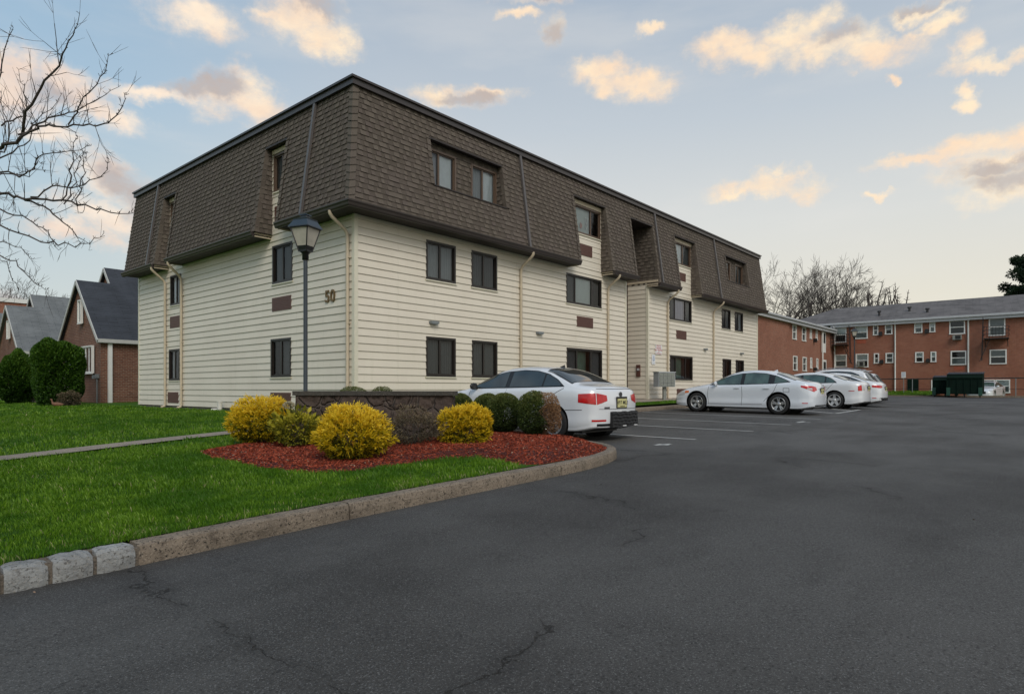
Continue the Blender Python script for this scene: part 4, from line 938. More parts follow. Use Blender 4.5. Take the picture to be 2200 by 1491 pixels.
wdoor = [(66.0, 67.4, 4.75, 6.79), (66.2, 67.6, 2.0, 4.05)]
mb = MB(); wallplane(mb, MAIN, -28, 22, -.2, 7.35, mwin); wallplane(mb, WING, 56, 70, -.2, 6.75, wwin + wdoor)
WA = dict(o=Vector((0, 17.35, 0)), u=UX, n=-UY); wallplane(mb, WA, 42, 56, -.2, 6.72, [])
wallplane(mb, dict(o=Vector((42, 0, 0)), u=UY, n=-UX), 17.35, 27, -.2, 6.72, []); wallplane(mb, dict(o=Vector((56, 0, 0)), u=UY, n=UX), 17.35, 17.5, -.2, 6.72, [])
mb.poly([(70, -28, -.2), (81, -28, -.2), (81, -28, 7.4), (70, -28, 7.4)]); mb.build('brick_wall', 'red_brick', bb)
mb = MB()
ri = 75.6; ze, zr = 7.78, 9.95
mb.poly([(69.5, -28.5, ze), (69.5, 23, ze), (ri, 18.6, zr), (ri, -22, zr)], uv=[(-28, 0), (23, 0), (18, 6), (-22, 6)])
mb.poly([(69.5, 23, ze), (81.7, 23, ze), (ri, 18.6, zr)], uv=[(0, 0), (12, 0), (6, 6)]); mb.poly([(81.7, -28.5, ze), (69.5, -28.5, ze), (ri, -22, zr)], uv=[(0, 0), (12, 0), (6, 6)])
mb.poly([(81.7, 23, ze), (81.7, -28.5, ze), (ri, -22, zr), (ri, 18.6, zr)], uv=[(0, 0), (50, 0), (40, 6), (0, 6)])
mb.poly([(41.6, 17.0, 7.12), (69.8, 17.2, 7.12), (69.8, 22, 7.75), (41.6, 22, 7.75)], uv=[(0, 0), (28, 0), (28, 5), (0, 5)]); mb.build('roof', 'far_shingle', bb)
mb = MB(); mb.box(69.45, 69.6, -28.5, 17.6, 7.62, 7.80); mb.box(69.6, 70.05, -28.5, 17.6, 7.36, 7.64); mb.box(69.45, 69.6, 17.6, 23, 7.6, 7.8)
mb.box(41.5, 69.6, 16.95, 17.08, 6.98, 7.13); mb.box(41.5, 70, 17.08, 17.36, 6.74, 7.0); mb.build('eave_fascia', 'fascia_grey', bb)
mb = MB(); rng = random.Random(3)
for y0, y1, z0, z1 in ((14.5, 15.3, 5.68, 6.06), (6.6, 7.38, 2.9, 3.24)): mb.box(69.985, 70, y0, y1, z0, z1)
mb.build('repaired_brick_patch', 'spray_brick', bb)
for k, (a, b_, c_, d_) in enumerate(mwin):
    bk = ['room_dark', 'blind_dim', 'blind'][(k * 5 + 1) % 3]
    def dh(F, a, b_, c_, d_, up, lo):
        fo = MB(); zc = (c_ + d_) / 2; w_ = .07
        def bx(mb, p, q, r_, s_, n0, n1): P = fp(F, (p + q) / 2, (r_ + s_) / 2, (n0 + n1) / 2); mb.obox(P, F['u'], F['n'], UZ, (q - p) / 2, abs(n1 - n0) / 2, (s_ - r_) / 2)
        bx(fo, a - .02, b_ + .02, d_ - w_, d_ + .02, -.08, .05); bx(fo, a - .04, b_ + .04, c_ - .04, c_ + w_ * .6, -.08, .07); bx(fo, a - .02, a + w_, c_ + w_ * .6, d_ - w_, -.08, .05); bx(fo, b_ - w_, b_ + .02, c_ + w_ * .6, d_ - w_, -.08, .05)
        bx(fo, a + w_, b_ - w_, zc - .03, zc + .03, -.07, .02); o = fo.build('window', 'white_paint', bb)
        for z0, z1, m_, n_ in ((c_ + w_ * .6, zc - .03, lo, 'lower_pane'), (zc + .03, d_ - w_, up, 'upper_pane')):
            g = MB(); pq = [fp(F, a + w_, z0, -.05), fp(F, b_ - w_, z0, -.05), fp(F, b_ - w_, z1, -.05), fp(F, a + w_, z1, -.05)]; g.poly(pq if (pq[1] - pq[0]).cross(pq[2] - pq[1]).dot(F['n']) > 0 else pq[::-1]); g.build('pane', 'window_glass', o)
            g = MB(); g.poly([fp(F, a + w_, z0, -.1), fp(F, b_ - w_, z0, -.1), fp(F, b_ - w_, z1, -.1), fp(F, a + w_, z1, -.1)]); g.build('pane_backing', m_, o)  # blind tones are window blinds; room_dark sheets stand in for unlit rooms
    dh(MAIN, a, b_, c_, d_, ['blind', 'blind_dim', 'room_dark', 'blind'][k * 7 % 4], ['room_dark', 'blind_dim', 'blind_dim'][k * 5 % 3])
for k, (a, b_, c_, d_) in enumerate(wwin): dh(WING, a, b_, c_, d_, ['blind_dim', 'room_dark'][k % 2], 'room_dark')
for a, b_, c_, d_ in wdoor:
    mb = MB(); mb.box(a, b_, 17.46, 17.56, c_, d_); o = mb.build('door', 'white_paint', bb)
    mb = MB(); mb.box(a + .25, b_ - .25, 17.445, 17.458, c_ + .9, d_ - .2); mb.build('door_glass', 'room_dark', o)
for y0, z0, z1 in ((12.0, .7, 7.4), (6.31, 2.5, 7.4), (17.3, .7, 7.2)):
    mb = MB(); mb.tube([(69.55, y0, z1 + .25), (69.88, y0, z1 - .1), (69.88, y0, z0)], .07, 6); mb.build('downspout', 'white_paint', bb)
mb = MB(); mb.tube([(65.67, 17.3, 6.8), (65.67, 17.3, .7)], .07, 6); mb.build('downspout', 'white_paint', bb)
for y0, y1, z0, z1 in ((13.07, 13.35, 6.35, 6.7), (9.3, 9.6, 6.38, 6.72), (12.98, 13.28, 3.66, 3.98), (9.22, 9.5, 3.68, 3.98)):
    mb = MB(); mb.box(69.82, 69.99, y0, y1, z0, z1); mb.box(69.86, 69.99, y0 + .05, y1 - .05, z1, z1 + .05); mb.build('vent_box', 'iron_black', bb, bevel=.02)
mb = MB(); mb.box(63.3, 63.55, 17.2, 17.49, 5.55, 5.9); mb.build('vent_box', 'iron_black', bb); mb = MB(); mb.box(63.3, 63.55, 17.2, 17.49, 2.9, 3.2); mb.build('vent_box', 'iron_black', bb)
for y0, y1, z0, z1, X_ in ((6.78, 7.44, 5.65, 6.07, 69.6), (14.6, 15.15, 3.45, 3.9, 69.55)):
    mb = MB(); mb.box(X_, 70.02, y0, y1, z0, z1); o = mb.build('air_conditioner', 'mail_metal', bb, bevel=.01)
    mb = MB(); mb.box(X_ - .015, X_ - .002, y0 + .06, y1 - .2, z0 + .05, z1 - .05); mb.build('grille', 'room_dark', o)
mb = MB(); mb.box(69.93, 70.0, 10.1, 11.0, .7, 2.12); mb.build('basement_door', 'dumpster_green', bb)
for a, b_, z_ in ((3.4, 5.15, 5.62), (16.0, 17.4, 5.62)):
    mb = MB(); x0, x1 = 68.95, 69.98; mb.box(x0, x1, a, b_, z_ - .06, z_)
    for zz in (z_ + .35, z_ + .7, z_ + 1.0): mb.bar((x0, a, zz), (x0, b_, zz), .04); mb.bar((x0, a, zz), (x1, a, zz), .04); mb.bar((x0, b_, zz), (x1, b_, zz), .04)
    for k in range(9): y_ = a + (b_ - a) * k / 8; mb.bar((x0, y_, z_), (x0, y_, z_ + 1.0), .028)
    for y_ in (a + .1, b_ - .1): mb.bar((x0 + .1, y_, z_), (69.95, y_, z_ - .7), .05)
    y_ = b_ + .05 if a < 5 else a - .15; dy = .25 if a < 5 else -.3
    for s_ in (0, .38): mb.bar((69.3 + s_, y_ + .1 * (1 if dy > 0 else -1), z_ - 1.9), (69.3 + s_, y_, z_ + 1.9), .05)
    for k in range(11): mb.bar((69.3, y_ + .03, z_ - 1.8 + k * .32), (69.68, y_ + .03, z_ - 1.8 + k * .32), .03)
    mb.bar((69.3, y_ + dy, z_ - 2.0), (69.3, y_ - dy * 2, z_), .05)
    mb.build('fire_escape', 'iron_black', bb)
for y_, z_, x_ in ((11.2, 8.7, 72.3), (9.6, 8.35, 71.4), (13.6, 8.4, 71.3)):
    mb = MB(); mb.tube([(x_, y_, z_ - .3), (x_, y_, z_ + .35)], .10, 8); mb.tube([(x_, y_, z_ + .35), (x_, y_, z_ + .5)], .17, 8); mb.build('roof_vent', 'iron_black', bb)
# yard things: rail fence, sign on a post, two dumpsters
fe = empty('rail_fence', (66, 0, .7), 'black metal rail fence in front of the brick block', 'fence')
for y_ in np.arange(-26, 15.5, 2.4): mb = MB(); mb.tube([(66.0, y_, .65), (66.0, y_, 2.12)], .035, 6); mb.build('fence_post', 'galvanised', fe)
mb = MB(); mb.tube([(66, -26, 2.08), (66, 15, 2.12)], .045, 6); mb.tube([(66, -26, 1.2), (66, 15, 1.2)], .02, 6); mb.build('rail', 'iron_black', fe)
sg = empty('yard_sign', (65.6, 10.6, .7), 'small white notice on a thin post before the dark green basement door', 'sign')
mb = MB(); mb.tube([(65.6, 10.6, .65), (65.6, 10.6, 2.5)], .03, 6); mb.build('post', 'galvanised', sg); mb = MB(); mb.box(65.55, 65.57, 10.43, 10.77, 2.2, 2.72); mb.build('sign_plate', 'sign_white', sg)
mb = MB(); [mb.box(65.535, 65.548, 10.48, 10.72, z_, z_ + .03) for z_ in (2.62, 2.52, 2.42, 2.32)]; mb.build('lettering', 'sign_blue', sg)
def dumpster(x, y, w_, h, dp, label, posts=True):
    "front face looks towards -X; sloped front upper half"
    o = empty('dumpster', (x, y, .60), label, 'dumpster', 'green dumpsters in the far corner'); z = .60; a, b_ = y - w_ / 2, y + w_ / 2
    mb = MB(); pr = [(0.0, .22), (.0, .75), (-.0, h * .80), (.25, h - .05), (dp, h), (dp, .22)]
    mb.poly([(x + p, a, z + q) for p, q in pr][::-1]); mb.poly([(x + p, b_, z + q) for p, q in pr])
    for p, q in zip(pr, pr[1:] + pr[:1]): mb.poly([(x + p[0], a, z + p[1]), (x + q[0], a, z + q[1]), (x + q[0], b_, z + q[1]), (x + p[0], b_, z + p[1])])
    for k in range(5): yy = a + (b_ - a) * (k + .5) / 5; mb.box(x - .04, x, yy - .03, yy + .03, z + .3, z + h * .78)
    mb.box(x - .06, x, a, b_, z + h * .78, z + h * .82); mb.build('container', 'dumpster_green', o)
    for yy in (a + .12, b_ - .12):
        mb = MB(); mb.box(x - .10, x - .041, yy - .12, yy + .12, z + .12, z + .72); mb.build('fork_pocket', 'dumpster_post', o)
    for yy in (a + .15, b_ - .15, (a + b_) / 2):
        mb = MB(); mb.tube([(x + .1, yy - .04, z + .1), (x + .1, yy + .04, z + .1)], .10, 12); mb.box(x + .04, x + .16, yy - .05, yy + .05, z + .12, z + .26); mb.build('caster', 'rubber', o)
    mb = MB(); n = 16
    for k in range(n):
        y0 = a - .04 + (b_ - a + .08) * k / n; y1 = y0 + (b_ - a + .08) / n * .6
        for p, q in zip([(.18, h - .10), (dp + .05, h + .05)], [(dp + .05, h + .05)]):
            mb.poly([(x + p[0], y0, z + p[1] + .06), (x + q[0], y0, z + q[1] + .06), (x + q[0], y1, z + q[1] + .06), (x + p[0], y1, z + p[1] + .06)])
            mb.poly([(x + p[0], y0, z + p[1]), (x + p[0], y1, z + p[1]), (x + p[0], y1, z + p[1] + .06), (x + p[0], y0, z + p[1] + .06)])
    mb.poly([(x + .15, a - .04, z + h - .08), (x + dp + .05, a - .04, z + h + .07), (x + dp + .05, b_ + .04, z + h + .07), (x + .15, b_ + .04, z + h - .08)])
    mb.build('lid', 'dumpster_lid', o)
dumpster(58.2, 5.5, 2.2, 1.80, 1.5, 'larger dark green dumpster with grey lid and lighter green front brackets')
dumpster(60.1, 6.9, 1.7, 1.60, 1.3, 'smaller dark green dumpster left of and behind the larger one')

# ------------------------------------------------------------------ brick cape cod houses on the left
def house(dy, roofm, label, X=10.7, full=True):
    y0 = 36.1 + dy; zg = .3; o = empty('brick_house', (X, y0, .45), label, 'house', 'steep gabled brick houses in a row')
    ze, zp, zr = 3.78, 6.85, 7.85; yp = y0 + 3.2; y1 = y0 + 6.4; xm = X + 1.6; yr = y0 + 4.25; y2 = y0 + 8.5; xe = X + 12; ov = .18
    mb = MB(); mb.poly([(X, y1, zg), (X, y0, zg), (X, y0, ze), (X, yp, zp - .05), (X, y1, ze)], uv=[(y1, zg), (y0, zg), (y0, ze), (yp, zp), (y1, ze)])
    mb.poly([(X, y0, zg), (xe, y0, zg), (xe, y0, ze), (X, y0, ze)]); mb.poly([(xm, y2, zg), (xm, y1, zg), (xm, y1, ze), (xm, yr, zr - .05), (xm, y2, ze)], uv=[(y2, zg), (y1, zg), (y1, ze), (yr, zr), (y2, ze)])
    mb.poly([(xm - .001, y0, ze), (xm - .001, yr, zr - .05), (xm - .001, y2, ze)], uv=[(y0, ze), (yr, zr), (y2, ze)])
    mb.poly([(xm, y2, zg), (xe, y2, zg), (xe, y2, ze), (xm, y2, ze)]); mb.poly([(X, y1, zg), (X, y1, ze), (xm, y1, ze), (xm, y1, zg)]); mb.poly([(xe, y0, zg), (xe, y2, zg), (xe, y2, ze), (xe, yr, zr), (xe, y0, ze)]); mb.build('wall', 'house_brick', o)
    s_ = (zr - ze) / 4.25; mb = MB(); th = .12
    def slab(p):
        mb.poly(p, uv=[((q[0]), (q[1] * 1.35)) for q in p]); mb.poly([(q[0], q[1], q[2] - th) for q in p][::-1])
        for a, b_ in zip(p, p[1:] + p[:1]): mb.poly([a, b_, (b_[0], b_[1], b_[2] - th), (a[0], a[1], a[2] - th)])
    e = .2
    slab([(X - ov, y0 - e, ze - e * s_ + .1), (xe, y0 - e, ze - e * s_ + .1), (xe, yr, zr + .1), (xm - ov, yr, zr + .1), (xm - ov, y0 + (zp - ze) / s_, zp + .1), (X - ov, y0 + (zp - ze) / s_, zp + .1)])
    slab([(X - ov, y0 + (zp - ze) / s_, zp + .1), (xm + 1.0, y0 + (zp - ze) / s_, zp + .1), (xm + 1.0, y1 + e, ze - e * s_ + .1), (X - ov, y1 + e, ze - e * s_ + .1)])
    slab([(xm - ov, yr, zr + .1), (xe, yr, zr + .1), (xe, y2 + e, ze - e * s_ + .1), (xm - ov, y2 + e, ze - e * s_ + .1)])
    mb.build('roof', roofm, o)
    mb = MB()
    for x_, ya, yb, za, zb in ((X - ov - .02, y0 - e, y0 + (zp - ze) / s_, ze - e * s_, zp + .02), (X - ov - .02, y1 + e, y0 + (zp - ze) / s_, ze - e * s_, zp + .02), (xm - ov - .02, y0 + 3.0, yr, ze + 3.0 * s_ - .08, zr + .02), (xm - ov - .02, y2 + e, yr, ze - e * s_, zr + .02)):
        mb.bar((x_, ya, za - .02), (x_, yb, zb - .02), .05, .15)
    mb.box(X - ov, xe, y0 - e - .08, y0 - e + .02, ze - .28, ze - .10); mb.box(X - ov, xe, y0 - e + .02, y0 - .01, ze - .30, ze - .26); mb.build('fascia', 'house_trim', o)
    mb = MB(); mb.box(X + .30, X + .48, y0 - .14, y0 - .01, zg, ze - .28); mb.build('downspout', 'white_paint', o)
    F = dict(o=Vector((X - .15, 0, 0)), u=UY, n=-UX)
    window(F, yp - .70, yp - .18, 4.62, 5.85, 'white_paint', [('window_glass', 1, 'blind')], o)
    window(F, y0 + .75, y0 + 2.4, 2.0, 3.4, 'white_paint', [('window_glass', .33, 'room_dark'), ('window_glass', .34, 'blind_dim'), ('window_glass', .33, 'blind')], o)
    mb = MB(); mb.box(X - .1, X, y0 + 4.3, y0 + 5.3, .9, 2.95); mb.build('door', 'white_paint', o)
    mb = MB(); mb.box(X - 1.3, X - .1, y0 + 4.0, y0 + 5.6, .2, .9); mb.box(X - 1.7, X - 1.3, y0 + 4.0, y0 + 5.6, .2, .6); mb.build('front_step', 'walk_concrete', o)
    return o
h1 = house(0, 'dark_shingle', 'nearest gabled brick house with a dark slate coloured roof beside the apartment building')
mb = MB(); mb.box(10.55, 10.69, 36.25, 36.45, 1.75, 1.95); mb.tube([(10.62, 36.35, .4), (10.62, 36.35, 1.75)], .03, 6); mb.box(10.52, 10.69, 36.55, 36.8, 1.72, 1.9); mb.build('gas_meter', 'galvanised', h1)
house(15.4, 'grey_shingle', 'second gabled brick house with a light grey roof behind the round hedges')
house(31, 'grey_shingle', 'farthest gabled brick house with grey roof at the left edge of the photo')
mb = MB(); mb.box(-6, 18.1, 80, 92, 0, 9.9); ob = mb.build('brick_wall', 'red_brick'); mb = MB(); mb.box(-6.15, 18.25, 79.85, 92, 9.9, 10.3)
ff = empty('flat_brick_building', (6, 80, 0), 'flat roofed red brick building behind the gabled houses with white coping', 'building')
ob.parent = ff; ob.matrix_parent_inverse = ff.matrix_world.inverted(); bpy.context.view_layer.update(); ob.matrix_parent_inverse = ff.matrix_world.inverted(); mb.build('coping', 'white_paint', ff)
F_ = dict(o=Vector((0, 79.85, 0)), u=UX, n=-UY)
for x_ in (9, 12.5, 16): window(F_, x_, x_ + 1.1, 6.6, 8.0, 'white_paint', [('window_glass', 1, 'room_dark')], ff)
# white stair railing by the hedges
rl = empty('stair_railing', (9.0, 41.8, .3), 'white metal stair railing between the two round hedges', 'railing')
mb = MB()
for q in (0, .9):
    a = Vector((8.4, 43.0, 1.25)); b_ = Vector((9.6, 40.3, 2.05)); a.x += q; b_.x += q
    mb.bar(a, b_, .06); mb.bar(a - UZ * .12, b_ - UZ * .12, .04)
    for k in range(9): p = a.lerp(b_, k / 8); mb.bar((p.x, p.y, .35 + .4 * k / 8), (p.x, p.y, p.z), .035)
    mb.bar((a.x, a.y, .3), (a.x, a.y, a.z), .08); mb.bar((b_.x, b_.y, .3), (b_.x, b_.y, b_.z + .2), .09)
mb.build('rail', 'white_paint', rl); mb = MB(); [mb.box(8.3 + .3 * k, 10.5, 42.6 - .75 * k, 43.3 - .75 * k, .2, .45 + .16 * k) for k in range(4)]; mb.build('steps', 'walk_concrete', rl)
# garden goose
gs = empty('garden_goose', (7.9, 32.0, lz(7.9, 32) - .0), 'brown goose ornament sitting on the grass before the large hedge', 'goose')
gx_, gy_, gz_ = 7.9, 32.0, lz(7.9, 32)
mb = MB(); rows = []
dr = Vector((-.75, .66, 0))
prof = [(-.24, .11, .012), (-.18, .10, .05), (-.08, .10, .085), (.03, .11, .095), (.12, .12, .08), (.18, .15, .055), (.21, .20, .032), (.22, .26, .026), (.235, .31, .034), (.26, .32, .028), (.29, .312, .010)]
mb.tube([Vector((gx_, gy_, gz_)) + dr * a + UZ * h for a, h, r_ in prof], [r_ for a, h, r_ in prof], 12); mb.build('body', 'goose_brown', gs)
mb = MB(); mb.tube([Vector((gx_, gy_, gz_)) + dr * a + UZ * h for a, h in ((.285, .312), (.33, .300))], [.011, .005], 6); mb.build('beak', 'iron_black', gs)
# ------------------------------------------------------------------ parked cars
def smooth_interp(pts, n_k=7):
    xs_ = np.array([p[0] for p in pts]); ys_ = np.array([p[1] for p in pts])
    fx = np.linspace(xs_[0], xs_[-1], 600); fy = np.interp(fx, xs_, ys_); pad = 16
    ker = np.hanning(2 * pad + 1); ker /= ker.sum(); k0 = np.concatenate([2 * fy[0] - fy[pad:0:-1], fy, 2 * fy[-1] - fy[-2:-pad - 2:-1]]); fy = np.convolve(k0, ker, 'valid')
    return lambda s: float(np.interp(s, fx, fy))
def catmull(pts, n):
    P_ = np.array([2 * np.array(pts[0]) - np.array(pts[1])] + [np.array(p) for p in pts] + [2 * np.array(pts[-1]) - np.array(pts[-2])]); out = []
    for i in range(1, len(P_) - 2):
        for k in range(n):
            t_ = k / n; a, b_, c_, d_ = P_[i - 1], P_[i], P_[i + 1], P_[i + 2]
            out.append(.5 * ((2 * b_) + (-a + c_) * t_ + (2 * a - 5 * b_ + 4 * c_ - d_) * t_ ** 2 + (-a + 3 * b_ - 3 * c_ + d_) * t_ ** 3))
    out.append(P_[-2]); return out
def build_car(sp, root):
    L, Wd = sp['L'], sp['W'] / 2; top = smooth_interp(sp['top']); belt = smooth_interp(sp['belt']); gr = sp.get('tumble', .44)
    def wid(s):
        u = min(s / .55, 1); v = min((L - s) / .50, 1)
        u2 = min(s / .10, 1); v2 = min((L - s) / .12, 1)
        return Wd * (1 - .20 * (1 - u) ** 2.2 - .10 * (1 - math.sqrt(max(0, 1 - (1 - u2) ** 2))) - .13 * (1 - v) ** 2.2 - .10 * (1 - math.sqrt(max(0, 1 - (1 - v2) ** 2))) - .02 * (1 - min(1, (L - s) / 1.5)))
    def low(s): return .19 + .07 * max(0, 1 - s / .45) ** 2 + .09 * max(0, 1 - (L - s) / .5) ** 1.5
    st = [0, .004, .012, .025, .045, .07, .095] + list(np.linspace(.12, L - .15, 84, endpoint=False)) + [L - q for q in (.15, .12, .095, .07, .045, .025, .012, .004, 0)]
    rows = []
    for s in st:
        zc = top(s); zb = min(belt(s), zc - .045); W_ = wid(s); wb = W_ * .945; gh = zc - zb; wr = wb - gr * gh; k = min(1, gh / .3); lo = low(s)
        pts = [(0, zc), (.5 * wr, zc - .010), (.82 * wr, zc - .030 * (.4 + .6 * k)), (wr, zc - .035 - .055 * k), (wr + (wb - wr) * .5, zb + gh * .46 - .01), (wb, zb + .012), (W_ * .985, zb - .045), (W_ * 1.0, zb - .16), (W_ * .992, lo + (zb - lo) * .42), (W_ * 1.0, lo + (zb - lo) * .22), (W_ * .985, lo + .07), (W_ * .93, lo), (W_ * .5, lo - .01), (0, lo - .01)]
        if gh < .1: pts[4] = (wb - .004, zb + .022)
        half = catmull(pts, 4)
        y = L - s; ring = []
        for a, z in half:
            yy = y
            f_ = max(0, 1 - (L - s) / .6); yy += f_ ** 1.5 * sp.get('rake', .30) * max(0, z - sp.get('rz', .66)) ** 1.2
            f2 = max(0, 1 - s / .6); yy -= f2 ** 1.5 * .35 * max(0, z - .5) ** 1.1 + f2 * .12 * (a / Wd) ** 2
            yy += f_ * .10 * (a / Wd) ** 2
            ring.append((a, yy, z))
        rows.append(ring + [(-a, b_, c_) for a, b_, c_ in ring[-2:0:-1]])
    def cap(ring, end):
        "inner rings that dome the nose and tail"
        out = []; zs_ = [p[2] for p in ring]; zm = (max(zs_) + min(zs_)) / 2; sg = -1 if end else 1
        for f in (.985, .94, .86, .74, .58, .40, .2, .05):
            rr_ = []
            for a, y, z in ring:
                x2 = a * f; z2 = zm + (z - zm) * f; yy = (0 if end else L) + sg * .022 * math.sqrt(1 - f * f)
                if end: yy += sp.get('rake', .30) * max(0, z2 - sp.get('rz', .66)) ** 1.2 + .10 * (x2 / Wd) ** 2
                else: yy -= .35 * max(0, z2 - .5) ** 1.1 + .12 * (x2 / Wd) ** 2
                rr_.append((x2, yy, z2))
            out.append(rr_)
        return out
    rows = cap(rows[0], False)[::-1] + rows + cap(rows[-1], True)
    bmsh = bmesh.new(); vs = [[bmsh.verts.new(p) for p in r_] for r_ in rows]
    n = len(rows[0])
    for a in range(len(rows) - 1):
        for b_ in range(n): bmsh.faces.new((vs[a][b_], vs[a + 1][b_], vs[a + 1][(b_ + 1) % n], vs[a][(b_ + 1) % n]))
    bmsh.faces.new(vs[0]); bmsh.faces.new(vs[-1][::-1]); bmesh.ops.recalc_face_normals(bmsh, faces=bmsh.faces)
    me = bpy.data.meshes.new('body'); bmsh.to_mesh(me); bvh = BVHTree.FromBMesh(bmsh)
    body = bpy.data.objects.new('body', me); COL.objects.link(body)
    rad = sp['rad']; ax_ = [(sp['fa'], L - sp['fa']), (sp['ra'], L - sp['ra'])]
    cut = bmesh.new()
    for s, y in ax_:
        for sd in (-1, 1):
            M = Matrix.Translation((sd * (Wd - .02), y, rad + .015)) @ Matrix.Rotation(R(90), 4, 'Y')
            bmesh.ops.create_cone(cut, cap_ends=True, segments=40, radius1=rad + .055, radius2=rad + .055, depth=.56, matrix=M)
    cm = bpy.data.meshes.new('cut'); cut.to_mesh(cm); cob = bpy.data.objects.new('cut', cm); COL.objects.link(cob)
    md = body.modifiers.new('b', 'BOOLEAN'); md.object = cob; md.operation = 'DIFFERENCE'; md.solver = 'EXACT'; bpy.context.view_layer.update()
    nm = bpy.data.meshes.new_from_object(body.evaluated_get(bpy.context.evaluated_depsgraph_get())); body.modifiers.clear(); body.data = nm; bpy.data.objects.remove(cob)
    nm.materials.clear(); nm.materials.append(MATS[sp['paint']])
    nm.polygons.foreach_set('use_smooth', [True] * len(nm.polygons)); nm.set_sharp_from_angle(angle=R(35)); body.name = 'body'; body.parent = root
    # tools to lay panels on the body surface
    def hit(o, d):
        p, nn, i, t_ = bvh.ray_cast(Vector(o), Vector(d).normalized(), 8)
        return p, nn
    def lay(name, mat, grid2, caster, off=.004, parent=None, back=True):
        mb = MB(); rows_ = []
        for r_ in grid2:
            q = []
            for a, b_ in r_:
                o, d, flip = caster(a, b_); p, nn = hit(o, d)
                if p is None: q.append(None); continue
                nn = -nn if (flip and nn.dot(Vector(d)) > 0 and False) else nn
                q.append(p + nn * off)
            rows_.append(q)
        i = 0
        for r0, r1 in zip(rows_, rows_[1:]):
            for k in range(len(r0) - 1):
                qd = [r0[k], r0[k + 1], r1[k + 1], r1[k]]
                if all(x is not None for x in qd): mb.poly(qd, smooth=True); i += 1
        if i:
            o = mb.build(name, mat, parent or root); bm2 = bmesh.new(); bm2.from_mesh(o.data); bmesh.ops.remove_doubles(bm2, verts=bm2.verts, dist=.0005); bmesh.ops.recalc_face_normals(bm2, faces=bm2.faces); bm2.to_mesh(o.data); bm2.free(); return o
    def between(lo_, up_, nu=24, nv=7, u0=None, u1=None):
        a0 = lo_[0][0] if u0 is None else u0; a1 = lo_[-1][0] if u1 is None else u1
        g = []
        for j in range(nv + 1):
            r_ = []
            for i in range(nu + 1):
                a = a0 + (a1 - a0) * i / nu; l_ = np.interp(a, [p[0] for p in lo_], [p[1] for p in lo_]); h_ = np.interp(a, [p[0] for p in up_], [p[1] for p in up_]); r_.append((a, l_ + (h_ - l_) * j / nv))
            g.append(r_)
        return g
    def side(sd): return lambda s, z: ((sd * 3, L - s, z), (-sd, 0, 0), 0)
    def rear(): return lambda x, z: ((x, -3, z), (0, 1, 0), 0)
    def frontc(): return lambda x, z: ((x, L + 3, z), (0, -1, 0), 0)
    def down(): return lambda x, s: ((x, L - s, 3), (0, 0, -1), 0)
    def ang(cx, cy): return lambda t_, z: ((cx, cy, z), (math.cos(R(t_)), math.sin(R(t_)), 0), 1)
    lo_, up_ = sp['dlo']
    for sd in (-1, 1):
        lay('window_trim', 'black_trim', between(lo_, up_, 40), side(sd), .003)
        inset_lo = [(a, b_ + .018) for a, b_ in lo_]; inset_up = [(a, b_ - .018) for a, b_ in up_]
        for a, b_ in sp['panes']:
            lay('side_window', sp['glass'], between(inset_lo, inset_up, 16, 6, a, b_), side(sd), .007)
        for a, b_ in sp['handles']:
            mb = MB(); zz = sp.get('hz', .86); p, _ = hit((sd * 3, L - a, zz), (-sd, 0, 0)); x_ = p.x + sd * .018
            mb.box(x_ - .012, x_ + .012, L - b_, L - a, zz - .014, zz + .014); mb.build('door_handle', sp['paint'], root, bevel=.006)
        for pl in sp['seams']:
            for (s0, z0), (s1, z1) in zip(pl, pl[1:]):
                v_ = Vector((s1 - s0, z1 - z0)).normalized(); nn = Vector((-v_.y, v_.x)) * .006; nk = 8
                g = [[(s0 + (s1 - s0) * k / nk + e * nn.x, z0 + (z1 - z0) * k / nk + e * nn.y) for k in range(nk + 1)] for e in (-1, 1)]
                lay('panel_seam', 'seam', g, side(sd), .002)
        mb = MB(); ms, mz = sp['mirror']; p, _ = hit((sd * 3, L - ms, mz), (-sd, 0, 0)); c_ = Vector((p.x + sd * .11, L - ms, mz + .03))
        bm3 = bmesh.new(); bmesh.ops.create_icosphere(bm3, subdivisions=3, radius=1)
        for v_ in bm3.verts: v_.co = c_ + Vector((v_.co.x * .105, v_.co.y * (.075 if v_.co.y > 0 else .03), v_.co.z * .075))
        for f_ in bm3.faces: mb.poly([x.co for x in f_.verts], smooth=True)
        mb.bar((p.x - sd * .03, L - ms + .01, mz - .03), c_ - UZ * .03, .05, .03); bm3.free(); mb.build('side_mirror', sp['mirmat'], root)
    # windscreen and rear glass
    for nm_, (s0, s1), w0, w1, gm in (('windshield', sp['ws'], .93, .90, sp['glass']), ('rear_window', sp['rw'], .90, .93, sp.get('rglass', sp['glass']))):
        g = []; g2 = []
        for j in range(13):
            s = s0 + (s1 - s0) * j / 12; zc = top(s); W_ = wid(s); wb = W_ * .945; gh = zc - min(belt(s), zc - .045); wr = wb - gr * gh; f_ = sp.get('rwf', .93) if nm_ == 'rear_window' else .93
            g.append([((k / 8 - 1) * wr * f_, s) for k in range(17)])
        lay('glass_trim', 'black_trim', g, down(), .003)
        g = [[(x * .97, s0 + (s - s0) * .965 + (s1 - s0) * .017) for x, s in r_] for r_ in g]
        lay(nm_, gm, g, down(), .007)
